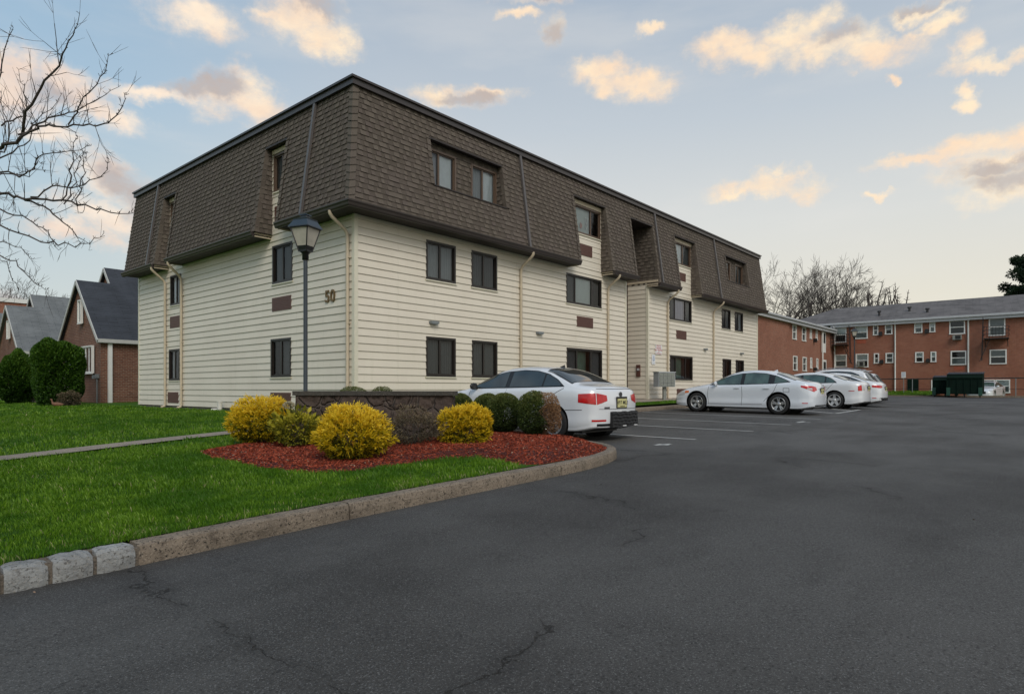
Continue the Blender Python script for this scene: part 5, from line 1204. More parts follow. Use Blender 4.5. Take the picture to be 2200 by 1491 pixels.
    # lamps: wrapped round the corners
    for sd in (-1, 1):
        for a0, a1, lo2, up2, mt in sp['tails']:
            cx, cy = sd * .40, .55
            ca = lambda t_, z, sd=sd, cx=cx, cy=cy: ((cx, cy, z), (sd * math.cos(R(t_)), -math.sin(R(t_)), 0), 1)
            lay('tail_light', mt, between([(a0, lo2[0]), (a1, lo2[1])], [(a0, up2[0]), (a1, up2[1])], 14, 4), ca, .006)
        for a0, a1, lo2, up2, mt in sp.get('heads', []):
            cx, cy = sd * .35, L - .75
            ca = lambda t_, z, sd=sd, cx=cx, cy=cy: ((cx, cy, z), (sd * math.cos(R(t_)), math.sin(R(t_)), 0), 1)
            lay('headlight', mt, between([(a0, lo2[0]), (a1, lo2[1])], [(a0, up2[0]), (a1, up2[1])], 14, 4), ca, .006)
    for nm_, mt, a0, a1, z0, z1 in sp.get('rears', []): lay(nm_, mt, between([(a0, z0), (a1, z0)], [(a0, z1), (a1, z1)], 14, 3), rear(), .006)
    for nm_, mt, a0, a1, z0, z1 in sp.get('fronts', []): lay(nm_, mt, between([(a0, z0), (a1, z0)], [(a0, z1), (a1, z1)], 20, 4), frontc(), .006)
    for nm_, mt, s0, s1, z0, z1 in sp.get('sides', []):
        for sd in (-1, 1): lay(nm_, mt, between([(s0, z0), (s1, z0)], [(s0, z1), (s1, z1)], 10, 2), side(sd), .005)
    # dark valance under the bumper and sills
    mb = MB(); vz = sp.get('vz', .30); mb.box(-Wd * .70, Wd * .70, .45, L - .45, .15, .30); mb.build('underbody', 'black_trim', root)
    # number plate
    if sp.get('plate'):
        px_, pz = sp['plate']; p, nn = hit((px_, -3, pz), (0, 1, 0)); y_ = p.y - .012
        mb = MB(); mb.box(px_ - .165, px_ + .165, y_ - .006, y_ + .006, pz - .082, pz + .082); o = mb.build('number_plate', 'plate_yellow', root)
        M = Matrix(((1, 0, 0, px_), (0, 0, -1, y_ - .008), (0, 1, 0, pz + .005), (0, 0, 0, 1)))
        text_mb(sp['reg'], .10, M, .001, .001).build('lettering', 'black_trim', o); M = M.copy(); M[2][3] = pz - .065; text_mb('GARDEN STATE', .025, M, .001).build('lettering', 'black_trim', o)
        mb = MB(); mb.box(px_ - .19, px_ + .19, y_ + .002, y_ + .015, pz - .1, pz + .12); mb.build('plate_recess', 'black_trim', root)
    # roof antenna fin
    if sp.get('fin'):
        s = sp['fin']; z = top(s); mb = MB()
        mb.poly([(-.02, L - s + .10, z - .01), (-.0, L - s - .06, z + .055), (0, L - s - .08, z - .01)]); mb.poly([(.02, L - s + .10, z - .01), (0, L - s - .06, z + .055), (0, L - s - .08, z - .01)]); mb.poly([(-.02, L - s + .10, z - .01), (.02, L - s + .10, z - .01), (0, L - s - .06, z + .055)])
        mb.build('antenna', sp.get('finmat', sp['paint']), root)
    # wheels
    for s, y in ax_:
        for sd in (-1, 1):
            mb = MB(); xi = sd * (Wd - .30); xo = sd * (Wd - .035); R_ = rad + .048
            mb.grid([[(x, y + math.cos(t_) * R_, rad + .015 + math.sin(t_) * R_) for t_ in np.linspace(0, 2 * math.pi, 33)[:-1]] for x in (xi, xo)], closed=True); mb.poly([(xi, y + math.cos(t_) * R_, rad + .015 + math.sin(t_) * R_) for t_ in np.linspace(0, 2 * math.pi, 33)[:-1]]); mb.build('wheel_well', 'black_trim', root)
            c_ = (sd * (Wd - .235), y, rad); A = (sd, 0, 0); rr = rad * sp.get('rimf', .69)
            mb = MB(); mb.lathe(c_, [(.06, .05), (.06, .15), (.0, .15)], 12, A); mb.lathe(c_, [(0, .08), (rr * .55, .08), (rr * .55, .085), (0, .085)], 20, A); wo_ = mb.build('wheel', 'galvanised', root)
            mb = MB(); mb.lathe(c_, [(rr * .98, .0), (rad * .9, .0), (rad * .985, .02), (rad, .05), (rad, .16), (rad * .985, .19), (rad * .93, .208), (rr * 1.06, .212), (rr, .205), (rr * .98, .16), (rr * .98, .0)], 40, A); mb.build('tyre', 'rubber', wo_)
            mb = MB(); mb.lathe(c_, [(rr * 1.02, .205), (rr * 1.0, .214), (rr * .93, .208), (rr * .90, .17), (rr * .90, .02)], 40, A)
            ns = sp['spokes']; dbl = sp.get('double', False)
            mb.lathe(c_, [(.075, .14), (.075, .172), (.055, .19), (0, .192)], 16, A)
            for k in range(ns):
                for e in ((-.17, .17) if dbl else (0,)):
                    t_ = 2 * math.pi * k / ns + e * .55 + .3; t2 = 2 * math.pi * k / ns + e + .3
                    p0 = Vector(c_) + Vector((sd * .172, math.cos(t_) * .05, math.sin(t_) * .05)); p1 = Vector(c_) + Vector((sd * .195, math.cos(t2) * rr * .95, math.sin(t2) * rr * .95)); d = (p1 - p0).normalized(); tn = Vector((sd, 0, 0)).cross(d).normalized()
                    wa_, wb_ = sp.get('sw', (.022, .018)); dp = Vector((sd * .03, 0, 0))
                    A0, B0, C0, D0 = p0 - tn * wa_, p0 + tn * wa_, p1 + tn * wb_, p1 - tn * wb_
                    mb.poly([A0, B0, C0, D0]); mb.poly([A0, D0, D0 - dp, A0 - dp]); mb.poly([B0, B0 - dp, C0 - dp, C0])
            mb.build('rim', sp.get('rimmat', 'alloy'), wo_)
            mb = MB(); mb.lathe(c_, [(0, .06), (rr * .95, .06)], 24, A); mb.build('brake_disc', 'seam', wo_)
    return hit, lay, between
cars = {}
# compact saloon nearest the planting bed
def car(name_label, group, loc, sp, rz=0, cat='car'):
    root = empty('parked_car', (0, 0, 0), name_label, cat, group); tools = build_car(sp, root)
    x, y = loc; L = sp['L']
    za = az_(x, y + .9); zb = az_(x, y + L - .9)
    root.location = (x, y, az_(x, y)); root.rotation_euler = (math.atan2(zb - za, L - 1.8) if not rz else 0, 0, rz); root.location.z = za - (zb - za) / (L - 1.8) * .9 + .0 if not rz else az_(x, y)
    return root, tools
G = 'white and silver cars parked nose in along the building'
jet = dict(L=4.63, W=1.78, rad=.325, fa=.90, ra=3.66, paint='white_car_paint', glass='car_glass_dark', mirmat='black_trim', rake=.25, rz=.72,
  top=[(0, .60), (.06, .70), (.25, .78), (.7, .90), (1.15, .985), (1.38, 1.03), (1.75, 1.215), (2.1, 1.375), (2.4, 1.435), (2.8, 1.455), (3.2, 1.435), (3.5, 1.375), (3.75, 1.27), (4.02, 1.135), (4.15, 1.085), (4.4, 1.06), (4.56, 1.035), (4.63, .97)],
  belt=[(0, .60), (.5, .78), (1.2, .92), (2.0, .965), (3.6, 1.0), (4.2, .985), (4.63, .93)],
  dlo=([(1.38, .975), (2.5, .995), (3.9, 1.03)], [(1.38, .99), (1.7, 1.13), (2.0, 1.27), (2.35, 1.335), (2.8, 1.365), (3.15, 1.345), (3.45, 1.28), (3.7, 1.17), (3.9, 1.035)]),
  panes=[(1.50, 2.42), (2.53, 3.36), (3.40, 3.80)], handles=[(2.28, 2.46), (3.30, 3.48)], hz=.89, mirror=(1.62, 1.0), ws=(1.42, 2.12), rw=(3.36, 4.03), rwf=.97,
  seams=[[(2.47, .97), (2.50, .60), (2.48, .30)], [(3.90, 1.0), (3.62, .85), (3.36, .60)], [(1.45, .95), (1.40, .6), (1.45, .3)], [(4.32, .60), (3.95, .59)]],
  tails=[(20, 56, (.74, .70), (.895, .91), 'tail_red'), (57.5, 86, (.70, .77), (.91, .87), 'tail_red')], rears=[('reflector', 'tail_red', -.78, -.48, .385, .42), ('reflector', 'tail_red', .48, .78, .385, .42), ('lower_valance', 'black_trim', -.70, .70, .205, .345), ('bumper_seam', 'seam', -.66, .66, .612, .619), ('badge_strip', 'seam', -.53, -.38, .625, .655), ('boot_seam', 'seam', -.62, .62, .985, .993)],
  plate=(.02, .725), reg='H97 MLE', fin=3.25, finmat='black_trim', spokes=5, double=True, rimf=.66)
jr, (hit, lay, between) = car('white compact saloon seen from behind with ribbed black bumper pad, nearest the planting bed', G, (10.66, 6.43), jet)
mb = MB(); p_, _ = hit((.2, -3, .4), (0, 1, 0)); y_ = p_.y
jr_m = jr.matrix_world.copy(); jl = jr.location.copy(); je = jr.rotation_euler.copy(); jr.location = (0, 0, 0); jr.rotation_euler = (0, 0, 0); bpy.context.view_layer.update()
rows = []
for k in range(15):
    z = .27 + .29 * k / 14; row = []
    for i in range(25):
        x = -.36 + 1.06 * i / 24; pz, _ = hit((x, -3, max(z, .37)), (0, 1, 0)); row.append((x, (pz.y if pz else y_) - .045 - (.012 if k % 3 == 0 else 0) - .006 * math.sin(i * 1.9 + k), z + .008 * math.sin(i * .8)))
    rows.append(row)
mb.grid(rows, smooth=False); mb.poly([rows[0][0], rows[0][-1], rows[-1][-1], rows[-1][0]][::-1])
e0 = [(x, y + .05, z) for x, y, z in rows[-1]]; mb.grid([rows[-1], e0]); e1 = [r_[0] for r_ in rows]; mb.grid([e1, [(x, y + .06, z) for x, y, z in e1]]); e1 = [r_[-1] for r_ in rows]; mb.grid([e1, [(x, y + .10, z) for x, y, z in e1]])
bp = mb.build('bumper_pad', 'rubber', jr)
mb = MB(); [mb.box(x, x + .11, y_ - .075, y_ - .06, .285, .30) for x in (-.02, .40)]; mb.build('pad_label', 'sign_white', bp)
p_, _ = hit((.02, -3, .885), (0, 1, 0)); mb = MB(); mb.lathe((.02, p_.y - .004, .885), [(.052, 0), (.052, .012), (.043, .012), (.043, 0)], 20, (0, -1, 0))
for a, b_ in (((-.03, .035), (-.008, -.036)), ((-.008, -.036), (.0, -.005)), ((.0, -.005), (.008, -.036)), ((.008, -.036), (.03, .035)), ((-.014, .038), (0, .006)), ((0, .006), (.014, .038))): mb.bar((.02 + a[0], p_.y - .012, .885 + a[1]), (.02 + b_[0], p_.y - .012, .885 + b_[1]), .008, .010)
mb.build('emblem', 'seam', jr)
jr.location = jl; jr.rotation_euler = je
# mid size saloon seen side on
son = dict(L=4.86, W=1.86, rad=.335, fa=.96, ra=3.765, paint='pearl_car_paint', glass='car_glass_green', rglass='car_glass_light', mirmat='pearl_car_paint', rake=.30, rz=.62,
  top=[(0, .58), (.05, .66), (.25, .76), (.6, .86), (1.1, .955), (1.35, 1.0), (1.7, 1.17), (2.1, 1.36), (2.45, 1.45), (2.9, 1.475), (3.35, 1.44), (3.7, 1.355), (4.0, 1.24), (4.25, 1.14), (4.5, 1.09), (4.72, 1.075), (4.86, 1.0)],
  belt=[(0, .56), (.5, .74), (1.2, .88), (2.0, .93), (3.6, 1.0), (4.4, 1.02), (4.86, .95)],
  dlo=([(1.42, .935), (2.5, .955), (3.6, .995), (4.12, 1.055)], [(1.42, .945), (1.8, 1.15), (2.15, 1.28), (2.5, 1.345), (2.9, 1.37), (3.3, 1.345), (3.65, 1.265), (3.95, 1.145), (4.12, 1.065)]),
  panes=[(1.55, 2.50), (2.62, 3.42), (3.62, 4.02)], handles=[(2.30, 2.50), (3.28, 3.48)], hz=.85, mirror=(1.68, .96), ws=(1.40, 2.15), rw=(3.62, 4.25),
  seams=[[(1.40, .9), (1.36, .6), (1.42, .28)], [(2.56, .94), (2.58, .6), (2.56, .28)], [(3.72, 1.0), (3.62, .75), (3.30, .42)], [(3.92, .86), (4.10, .86), (4.10, .73), (3.92, .73), (3.92, .86)], [(1.45, .30), (3.25, .32)]],
  tails=[(16, 62, (.90, .74), (.945, .93), 'tail_red'), (36, 54, (.83, .80), (.87, .87), 'lamp_clear'), (62, 84, (.76, .80), (.93, .90), 'tail_red')], heads=[(8, 22, (.66, .64), (.73, .73), 'amber'), (22, 62, (.58, .54), (.725, .66), 'lamp_clear')],
  sides=[('reflector', 'tail_red', 4.50, 4.66, .375, .40)], fronts=[('grille', 'black_trim', -.5, .5, .34, .56), ('fog_lamp', 'black_trim', -.74, -.58, .32, .42)], rears=[('lower_valance', 'black_trim', -.65, .65, .215, .33)],
  plate=(0, .76), reg='G17 HNE', fin=3.38, spokes=5, double=True, rimf=.67, tumble=.46)
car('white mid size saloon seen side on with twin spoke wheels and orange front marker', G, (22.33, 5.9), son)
mal = dict(L=4.87, W=1.80, rad=.335, fa=1.0, ra=3.85, paint='white_car_paint', glass='car_glass_green', rglass='car_glass_light', mirmat='white_car_paint', rake=.22, rz=.70,
  top=[(0, .62), (.05, .72), (.3, .82), (.8, .92), (1.25, .98), (1.5, 1.03), (1.85, 1.2), (2.2, 1.37), (2.6, 1.44), (3.1, 1.45), (3.5, 1.41), (3.85, 1.30), (4.15, 1.17), (4.35, 1.11), (4.6, 1.09), (4.8, 1.07), (4.87, 1.0)],
  belt=[(0, .58), (.5, .80), (1.2, .90), (2.0, .95), (3.6, 1.01), (4.4, 1.03), (4.87, .97)],
  dlo=([(1.5, .96), (2.5, .975), (3.93, 1.02)], [(1.5, .97), (1.9, 1.16), (2.2, 1.27), (2.6, 1.335), (3.1, 1.35), (3.4, 1.315), (3.7, 1.21), (3.85, 1.11), (3.93, 1.03)]),
  panes=[(1.62, 2.55), (2.65, 3.48), (3.53, 3.84)], handles=[(2.36, 2.55), (3.36, 3.58)], hz=.88, mirror=(1.76, .99), ws=(1.52, 2.2), rw=(3.75, 4.25), seams=[[(3.80, 1.0), (3.62, .8), (3.40, .5)], [(2.6, .95), (2.6, .3)]],
  tails=[(40, 56, (.72, .72), (.90, .95), 'tail_red'), (57, 76, (.72, .74), (.95, .95), 'lamp_clear')], sides=[('reflector', 'tail_red', 4.36, 4.56, .70, .725)], rears=[('lower_valance', 'black_trim', -.65, .65, .215, .30)],
  plate=(0, .80), reg='K52 DRB', spokes=5, double=False, sw=(.055, .045), rimf=.70, rimmat='hubcap')
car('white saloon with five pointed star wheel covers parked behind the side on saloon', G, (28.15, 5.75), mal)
alt = dict(son); alt.update(W=1.83, paint='white_car_paint', glass='car_glass_dark', rear=None, spokes=7, tails=[(20, 60, (.84, .80), (.92, .93), 'tail_red'), (61, 84, (.80, .83), (.93, .91), 'tail_red')], heads=[], mirmat='white_car_paint', reg='S88 VNT',
  rears=[('lower_valance', 'black_trim', -.75, .75, .215, .40)], fin=None)
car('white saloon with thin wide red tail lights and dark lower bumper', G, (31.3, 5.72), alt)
suv = dict(L=4.60, W=1.86, rad=.36, fa=.92, ra=3.6, paint='white_car_paint', glass='car_glass_dark', mirmat='white_car_paint', rake=.10, rz=.6,
  top=[(0, .72), (.05, .84), (.25, .96), (.7, 1.06), (1.1, 1.12), (1.3, 1.17), (1.6, 1.36), (1.95, 1.56), (2.3, 1.65), (2.8, 1.68), (3.4, 1.67), (3.9, 1.62), (4.15, 1.56), (4.35, 1.30), (4.48, 1.12), (4.55, 1.03), (4.60, .95)],
  belt=[(0, .68), (.5, .92), (1.2, 1.02), (2.0, 1.05), (3.6, 1.10), (4.2, 1.10), (4.60, .98)],
  dlo=([(1.35, 1.07), (2.5, 1.09), (4.05, 1.17)], [(1.35, 1.08), (1.7, 1.32), (2.0, 1.47), (2.4, 1.55), (3.0, 1.575), (3.6, 1.54), (3.95, 1.40), (4.05, 1.19)]),
  panes=[(1.45, 2.35), (2.45, 3.25), (3.33, 3.95)], handles=[(2.15, 2.35), (3.1, 3.3)], hz=.98, mirror=(1.55, 1.08), ws=(1.32, 1.98), rw=(4.17, 4.42), seams=[[(3.5, 1.05), (3.2, .6)], [(2.4, 1.05), (2.4, .35)]],
  tails=[(30, 66, (.98, .96), (1.14, 1.10), 'tail_red')], rears=[('lower_valance', 'black_trim', -.80, .80, .24, .45)], plate=(0, .86), reg='L45 KTR', spokes=5, double=True, rimf=.68, tumble=.34)
sr, _ = car('tall white sport utility vehicle with roof rack beyond the saloons', G, (34.1, 6.55), suv, cat='car')
sl_, se_ = sr.location.copy(), sr.rotation_euler.copy(); sr.location = (0, 0, 0); sr.rotation_euler = (0, 0, 0); bpy.context.view_layer.update()
for sd in (-1, 1): mb = MB(); mb.tube([(sd * .56, 4.6 - s, z) for s, z in ((1.95, 1.53), (2.05, 1.63), (2.6, 1.71), (3.4, 1.715), (3.9, 1.66), (4.0, 1.58))], .017, 6); mb.build('roof_rail', 'alloy', sr)
mb = MB(); mb.box(-.6, .6, .38, .55, 1.585, 1.61); mb.build('spoiler', 'white_car_paint', sr, bevel=.01)
sr.location, sr.rotation_euler = sl_, se_
sv2 = dict(suv); sv2.update(L=4.35, paint='silver_car_paint', mirmat='silver_car_paint', reg='P31 CMB', top=[(a * 4.35 / 4.6, b_ * .955) for a, b_ in suv['top']], belt=[(a * 4.35 / 4.6, b_ * .955) for a, b_ in suv['belt']], dlo=([(a * 4.35 / 4.6, b_ * .955) for a, b_ in suv['dlo'][0]], [(a * 4.35 / 4.6, b_ * .955) for a, b_ in suv['dlo'][1]]),
  ws=(1.25, 1.87), rw=(3.95, 4.18), ra=3.4, tails=[(24, 60, (.86, .84), (1.02, 1.0), 'tail_red')])
car('small silver sport utility vehicle at the far end of the row', G, (37.5, 6.9), sv2)
fc = dict(mal); fc.update(heads=[(10, 60, (.62, .60), (.74, .72), 'lamp_clear')], fronts=[('grille', 'black_trim', -.5, .5, .42, .62)], plate=None)
root = empty('parked_car', (0, 0, 0), 'white car facing the lot, partly hidden behind the larger green dumpster', 'car'); build_car(fc, root)
root.location = (67.6, 4.35, .40); root.rotation_euler = (0, 0, R(90 - 8))
# ------------------------------------------------------------------ shrubs
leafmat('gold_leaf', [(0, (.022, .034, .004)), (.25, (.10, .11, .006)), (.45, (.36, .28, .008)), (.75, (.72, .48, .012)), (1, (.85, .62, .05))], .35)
leafmat('box_leaf', [(0, (.012, .022, .006)), (.4, (.038, .062, .014)), (.75, (.085, .115, .026)), (1, (.17, .17, .055))], .2)
leafmat('dry_leaf', [(0, (.10, .055, .025)), (.5, (.23, .125, .06)), (1, (.38, .24, .13))], .2)
leafmat('brown_shrub_leaf', [(0, (.030, .025, .014)), (.4, (.090, .072, .042)), (.75, (.17, .13, .08)), (1, (.26, .19, .12))], .2)
leafmat('hedge_leaf', [(0, (.008, .028, .003)), (.5, (.028, .075, .006)), (.85, (.070, .15, .012)), (1, (.14, .22, .03))], .25)
leafmat('plant_leaf', [(0, (.04, .05, .008)), (.35, (.16, .16, .015)), (.65, (.42, .37, .03)), (1, (.62, .52, .06))], .35)
leafmat('evergreen_leaf', [(0, (.006, .014, .006)), (.6, (.018, .036, .014)), (1, (.04, .065, .03))], .15)
def sph(n):
    v = np.random.normal(size=(n, 3)); return v / np.linalg.norm(v, axis=1, keepdims=True)
def lump(d, seed, k=3.0, amp=.08):
    return 1 + amp * (np.sin(d[:, 0] * k + seed) * np.sin(d[:, 1] * k * 1.3 + seed * 2) + np.sin(d[:, 2] * k * 1.7 + seed * 3) * .6 + .5 * np.sin(d[:, 0] * k * 3.1 + seed) * np.sin(d[:, 2] * k * 2.7))
def shrub(name, label, cat, c, r, h, mat, n, ln, wd, group=None, seed=1, top_light=True, flat=1.0, amp=.08, up=.35, holes=0, dry=0, inner='bark', squash=1.0, power=2.0, gloss=0):
    "rounded clipped shrub: c base centre, r radius, h height"
    o = empty(name, c, label, cat, group); rng = np.random.RandomState(seed)
    np.random.seed(seed); d = sph(n); lay_ = np.random.rand(n); rad = 1 - .42 * lay_ ** 2.2
    L_ = lump(d, seed, 3, amp)
    if power != 2.0:   # boxier outline
        q = (np.abs(d) ** power).sum(axis=1) ** (1 / power); d2 = d / q[:, None]
    else: d2 = d
    P_ = d2 * (rad * L_)[:, None] * np.array([r, r * squash, h / 2]) + np.array([0, 0, h * .5 + .02])
    ok = P_[:, 2] > .03
    if holes:
        f_ = np.sin(d[:, 0] * 5 + seed) * np.sin(d[:, 1] * 6 + 2) * np.sin(d[:, 2] * 5 + 1); ok &= ~((f_ > .25) & (np.random.rand(n) < holes))
    P_ = P_[ok]; d = d[ok]; rad = rad[ok]; m_ = len(P_)
    dirs = d + np.random.normal(size=(m_, 3)) * .55 + np.array([0, 0, up])
    clus = .5 + .5 * np.sin(P_[:, 0] * 23 + seed) * np.sin(P_[:, 1] * 27) * np.sin(P_[:, 2] * 25 + 1)
    if mat == 'gold_leaf':      # leaves gathered in little sprays that point outwards
        per = 16; nc = m_ // per; ix = np.repeat(np.arange(nc), per); tt = np.random.rand(nc * per) ; lat = np.random.normal(size=(nc * per, 3))
        sp_ = .046 if mat == 'gold_leaf' else .028
        ax2 = d[:nc] + np.random.normal(size=(nc, 3)) * .35 + np.array([0, 0, up]); ax2 /= np.linalg.norm(ax2, axis=1, keepdims=True)
        P_ = P_[:nc][ix] + ax2[ix] * (tt * sp_ * 1.5)[:, None] + lat * sp_ * .30 * (.3 + tt[:, None]); d = d[:nc][ix]; dirs = ax2[ix] + lat * (.5 if mat == 'gold_leaf' else .8); m_ = nc * per
        rn = np.clip((-.10 if mat == 'gold_leaf' else .05) + .36 * np.random.rand(nc)[ix] + (.50 if mat == 'gold_leaf' else .25) * tt + .25 * (rad[:nc][ix] - .7) / .3 * .6 + .20 * np.random.rand(m_) + ((.34 if mat == 'gold_leaf' else .28) * (d[:, 2] + .05)), 0, 1)  # own golden tips, plus a top highlight painted into the leaf tone
        rad = rad[:nc][ix]
    else: rn = np.clip(.10 + .40 * np.random.rand(m_) + .24 * (rad - .7) / .3 + (.22 if mat == 'box_leaf' else .50) * (clus - .5) + ((.32 if mat == 'box_leaf' else .20) * d[:, 2] if top_light else 0), 0, 1)  # top light painted into the leaf tone: higher leaves get lighter
    if not dry: leaves('foliage', P_, dirs, ln * np.random.uniform(.6, 1.3, m_), wd * np.random.uniform(.6, 1.3, m_), rn, mat, o)
    else:
        side_ = (d @ np.array(dry)) + .35 * np.sin(P_[:, 0] * 9 + 1) * np.sin(P_[:, 2] * 11) > .25
        leaves('foliage', P_[~side_], dirs[~side_], ln, wd, rn[~side_], mat, o)
        k = side_ & (np.random.rand(m_) < .55); leaves('dead_foliage', P_[k], dirs[k], ln, wd * .7, rn[k], 'dry_leaf', o)
    mb = MB(); rr = random.Random(seed); B = Vector(c)
    for k in range(34 if dry else 16):
        dd = Vector((rr.gauss(0, 1), rr.gauss(0, 1), abs(rr.gauss(0, 1)) + .5)).normalized(); e = Vector((dd.x * r * .8, dd.y * r * .8, h * .12 + dd.z * h * .62))
        p = [B + Vector((rr.uniform(-.05, .05), rr.uniform(-.05, .05), -.03)), B + e * .45 + Vector((0, 0, .02)), B + e]
        mb.tube(p, [.014, .009, .003], 5, cap=False)
    mb.build('branches', inner, o)
    return o
gy = 'golden yellow rounded shrubs in the mulch bed'
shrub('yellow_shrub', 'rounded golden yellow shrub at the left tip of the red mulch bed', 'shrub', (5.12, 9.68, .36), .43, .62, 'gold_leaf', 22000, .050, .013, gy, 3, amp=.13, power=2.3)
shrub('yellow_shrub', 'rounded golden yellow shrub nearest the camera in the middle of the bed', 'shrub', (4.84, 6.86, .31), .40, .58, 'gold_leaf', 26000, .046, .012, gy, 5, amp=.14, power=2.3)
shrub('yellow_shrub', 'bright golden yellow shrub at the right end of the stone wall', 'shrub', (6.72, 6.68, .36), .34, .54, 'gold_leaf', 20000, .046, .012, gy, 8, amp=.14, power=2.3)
shrub('brown_shrub', 'loose dull brown shrub between two golden shrubs against the stone wall', 'shrub', (6.13, 7.16, .33), .43, .58, 'brown_shrub_leaf', 7000, .034, .012, None, 11, amp=.3, up=.2, holes=.5)
gb = 'round clipped green boxwoods along the kerb'
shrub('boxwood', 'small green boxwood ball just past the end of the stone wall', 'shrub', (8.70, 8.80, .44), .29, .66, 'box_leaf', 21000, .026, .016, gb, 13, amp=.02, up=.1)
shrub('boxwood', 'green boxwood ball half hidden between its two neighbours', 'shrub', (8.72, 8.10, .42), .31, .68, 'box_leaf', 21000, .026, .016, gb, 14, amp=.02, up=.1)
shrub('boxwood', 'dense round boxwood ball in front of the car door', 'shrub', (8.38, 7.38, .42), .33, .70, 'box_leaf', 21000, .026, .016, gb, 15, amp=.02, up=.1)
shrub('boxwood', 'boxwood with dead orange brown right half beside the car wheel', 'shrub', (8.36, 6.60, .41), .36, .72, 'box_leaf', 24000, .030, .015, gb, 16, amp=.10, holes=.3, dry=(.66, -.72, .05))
shrub('boxwood', 'green shrub top showing above the middle of the stone wall', 'shrub', (7.9, 11.15, .45), .42, .80, 'box_leaf', 12000, .026, .014, None, 17, amp=.03, up=.1)
shrub('boxwood', 'smaller green shrub top showing above the stone wall right of its twin', 'shrub', (8.35, 10.75, .45), .33, .78, 'box_leaf', 10000, .026, .014, None, 18, amp=.03, up=.1)
# broad leaved plant with a faded flower head between the two left golden shrubs
o = shrub('leafy_plant', 'yellow green leafy plant with a faded cream flower head between golden shrubs', 'plant', (5.15, 8.72, .34), .33, .52, 'plant_leaf', 3800, .05, .022, None, 21, amp=.22, holes=.3)
np.random.seed(4); n = 150; d = sph(n); P_ = d * np.array([.36, .36, .27]) + np.array([0, 0, .33]); ok = P_[:, 2] > .08; leaves('foliage', P_[ok], d[ok] + np.array([0, 0, .5]), .11, .06, np.random.rand(ok.sum()), 'plant_leaf', o)
np.random.seed(5); n = 260; d = sph(n); P_ = d * np.array([.08, .08, .05]) + np.array([-.05, .10, .62]); leafmat('cream_petal', [(0, (.35, .30, .18)), (1, (.65, .60, .45))], .3); leaves('flower_head', P_, d, .03, .022, np.random.rand(n), 'cream_petal', o)
gh = 'large round hedges before the brick houses'
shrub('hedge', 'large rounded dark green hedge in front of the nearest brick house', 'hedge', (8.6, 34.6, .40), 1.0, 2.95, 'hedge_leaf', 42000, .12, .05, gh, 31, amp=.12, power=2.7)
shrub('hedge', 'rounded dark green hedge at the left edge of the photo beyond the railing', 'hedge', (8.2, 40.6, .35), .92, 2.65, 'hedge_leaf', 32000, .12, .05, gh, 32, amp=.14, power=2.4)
shrub('red_shrub', 'low dark red shrub at the foot of the large hedge', 'shrub', (8.6, 33.0, .45), .42, .62, 'brown_shrub_leaf', 3000, .07, .03, None, 33, amp=.25)

# ------------------------------------------------------------------ bare trees
def grow(mb, p, d, r, L, depth, rr, spread=.5, up=.10, n=3, rmin=.004, twist=.25, thin=.72):
    "one limb made of n bent pieces, then children along it"
    pts = [p.copy()]; rad = [r]; dirs = [d.copy()]
    for k in range(n):
        d = (d + Vector((rr.gauss(0, twist), rr.gauss(0, twist), rr.gauss(0, twist) + up)) * .5).normalized()
        p = p + d * (L / n); pts.append(p.copy()); rad.append(max(rmin, r * (1 - (1 - thin) * (k + 1) / n))); dirs.append(d.copy())
    if depth == 0: rad[-1] = rmin * .5
    mb.tube(pts, rad, 6 if depth > 2 else (4 if depth > 1 else 3), cap=False)
    if depth <= 0: return
    kids = rr.choice((2, 3, 3)) if depth > 1 else rr.choice((2, 3, 4))
    for k in range(kids):
        i = n if k == 0 else rr.randint(max(1, n - 2), n); a = rr.uniform(0, 6.28); q = dirs[i]
        s = q.cross(Vector((math.cos(a), math.sin(a), .3))).normalized(); ang_ = rr.uniform(.25, .9) * spread * (1 if k else .5)
        nd = (q * math.cos(ang_) + s * math.sin(ang_)).normalized()
        grow(mb, pts[i], nd, max(rmin, rad[i] * rr.uniform(.58, .78)), L * rr.uniform(.62, .85), depth - 1, rr, spread, up, n, rmin, twist, thin)
def bare_tree(label, x, y, z, h, r, seed, depth=7, spread=.95, group='bare trees beyond the roofs', rmin=.014, mat='far_bark', up=.08):
    o = empty('bare_tree', (x, y, z), label, 'tree', group); rr = random.Random(seed)
    mb = MB(); mb.tube([(x, y, z - .2), (x + .05, y, z + h * .12), (x, y + .05, z + h * .25)], [r * 1.25, r, r * .9], 8, cap=False); mb.build('trunk', mat, o)
    mb = MB()
    for k in range(5):
        a = 6.28 * k / 5 + rr.uniform(-.4, .4); d = Vector((math.cos(a) * .7, math.sin(a) * .7, 1)).normalized()
        grow(mb, Vector((x, y + .05, z + h * (.19 + .012 * k))), d, r * .55, h * .24, depth - 1, rr, spread, up, 3, rmin)
    mb.build('crown', mat, o)
    return o
bare_tree('wide bare tree whose domed crown rises over the brick block roof', 88, 24.7, .5, 18.6, .42, 5, 7)
bare_tree('bare tree right beside the end of the mansard roof', 86, 29.6, .5, 18.6, .38, 6, 7, .9)
bare_tree('lower bare tree right of the wide domed bare tree', 92, 21.4, .5, 15.0, .34, 7, 7, 1.0)
bare_tree('distant bare tree behind the flat roofed brick building on the left', 20, 97, .3, 14.6, .44, 9, 7, 1.0)
bare_tree('slender bare tree low behind the wing roof of the brick block', 90, 28.3, .5, 11.5, .26, 10, 6, .9)
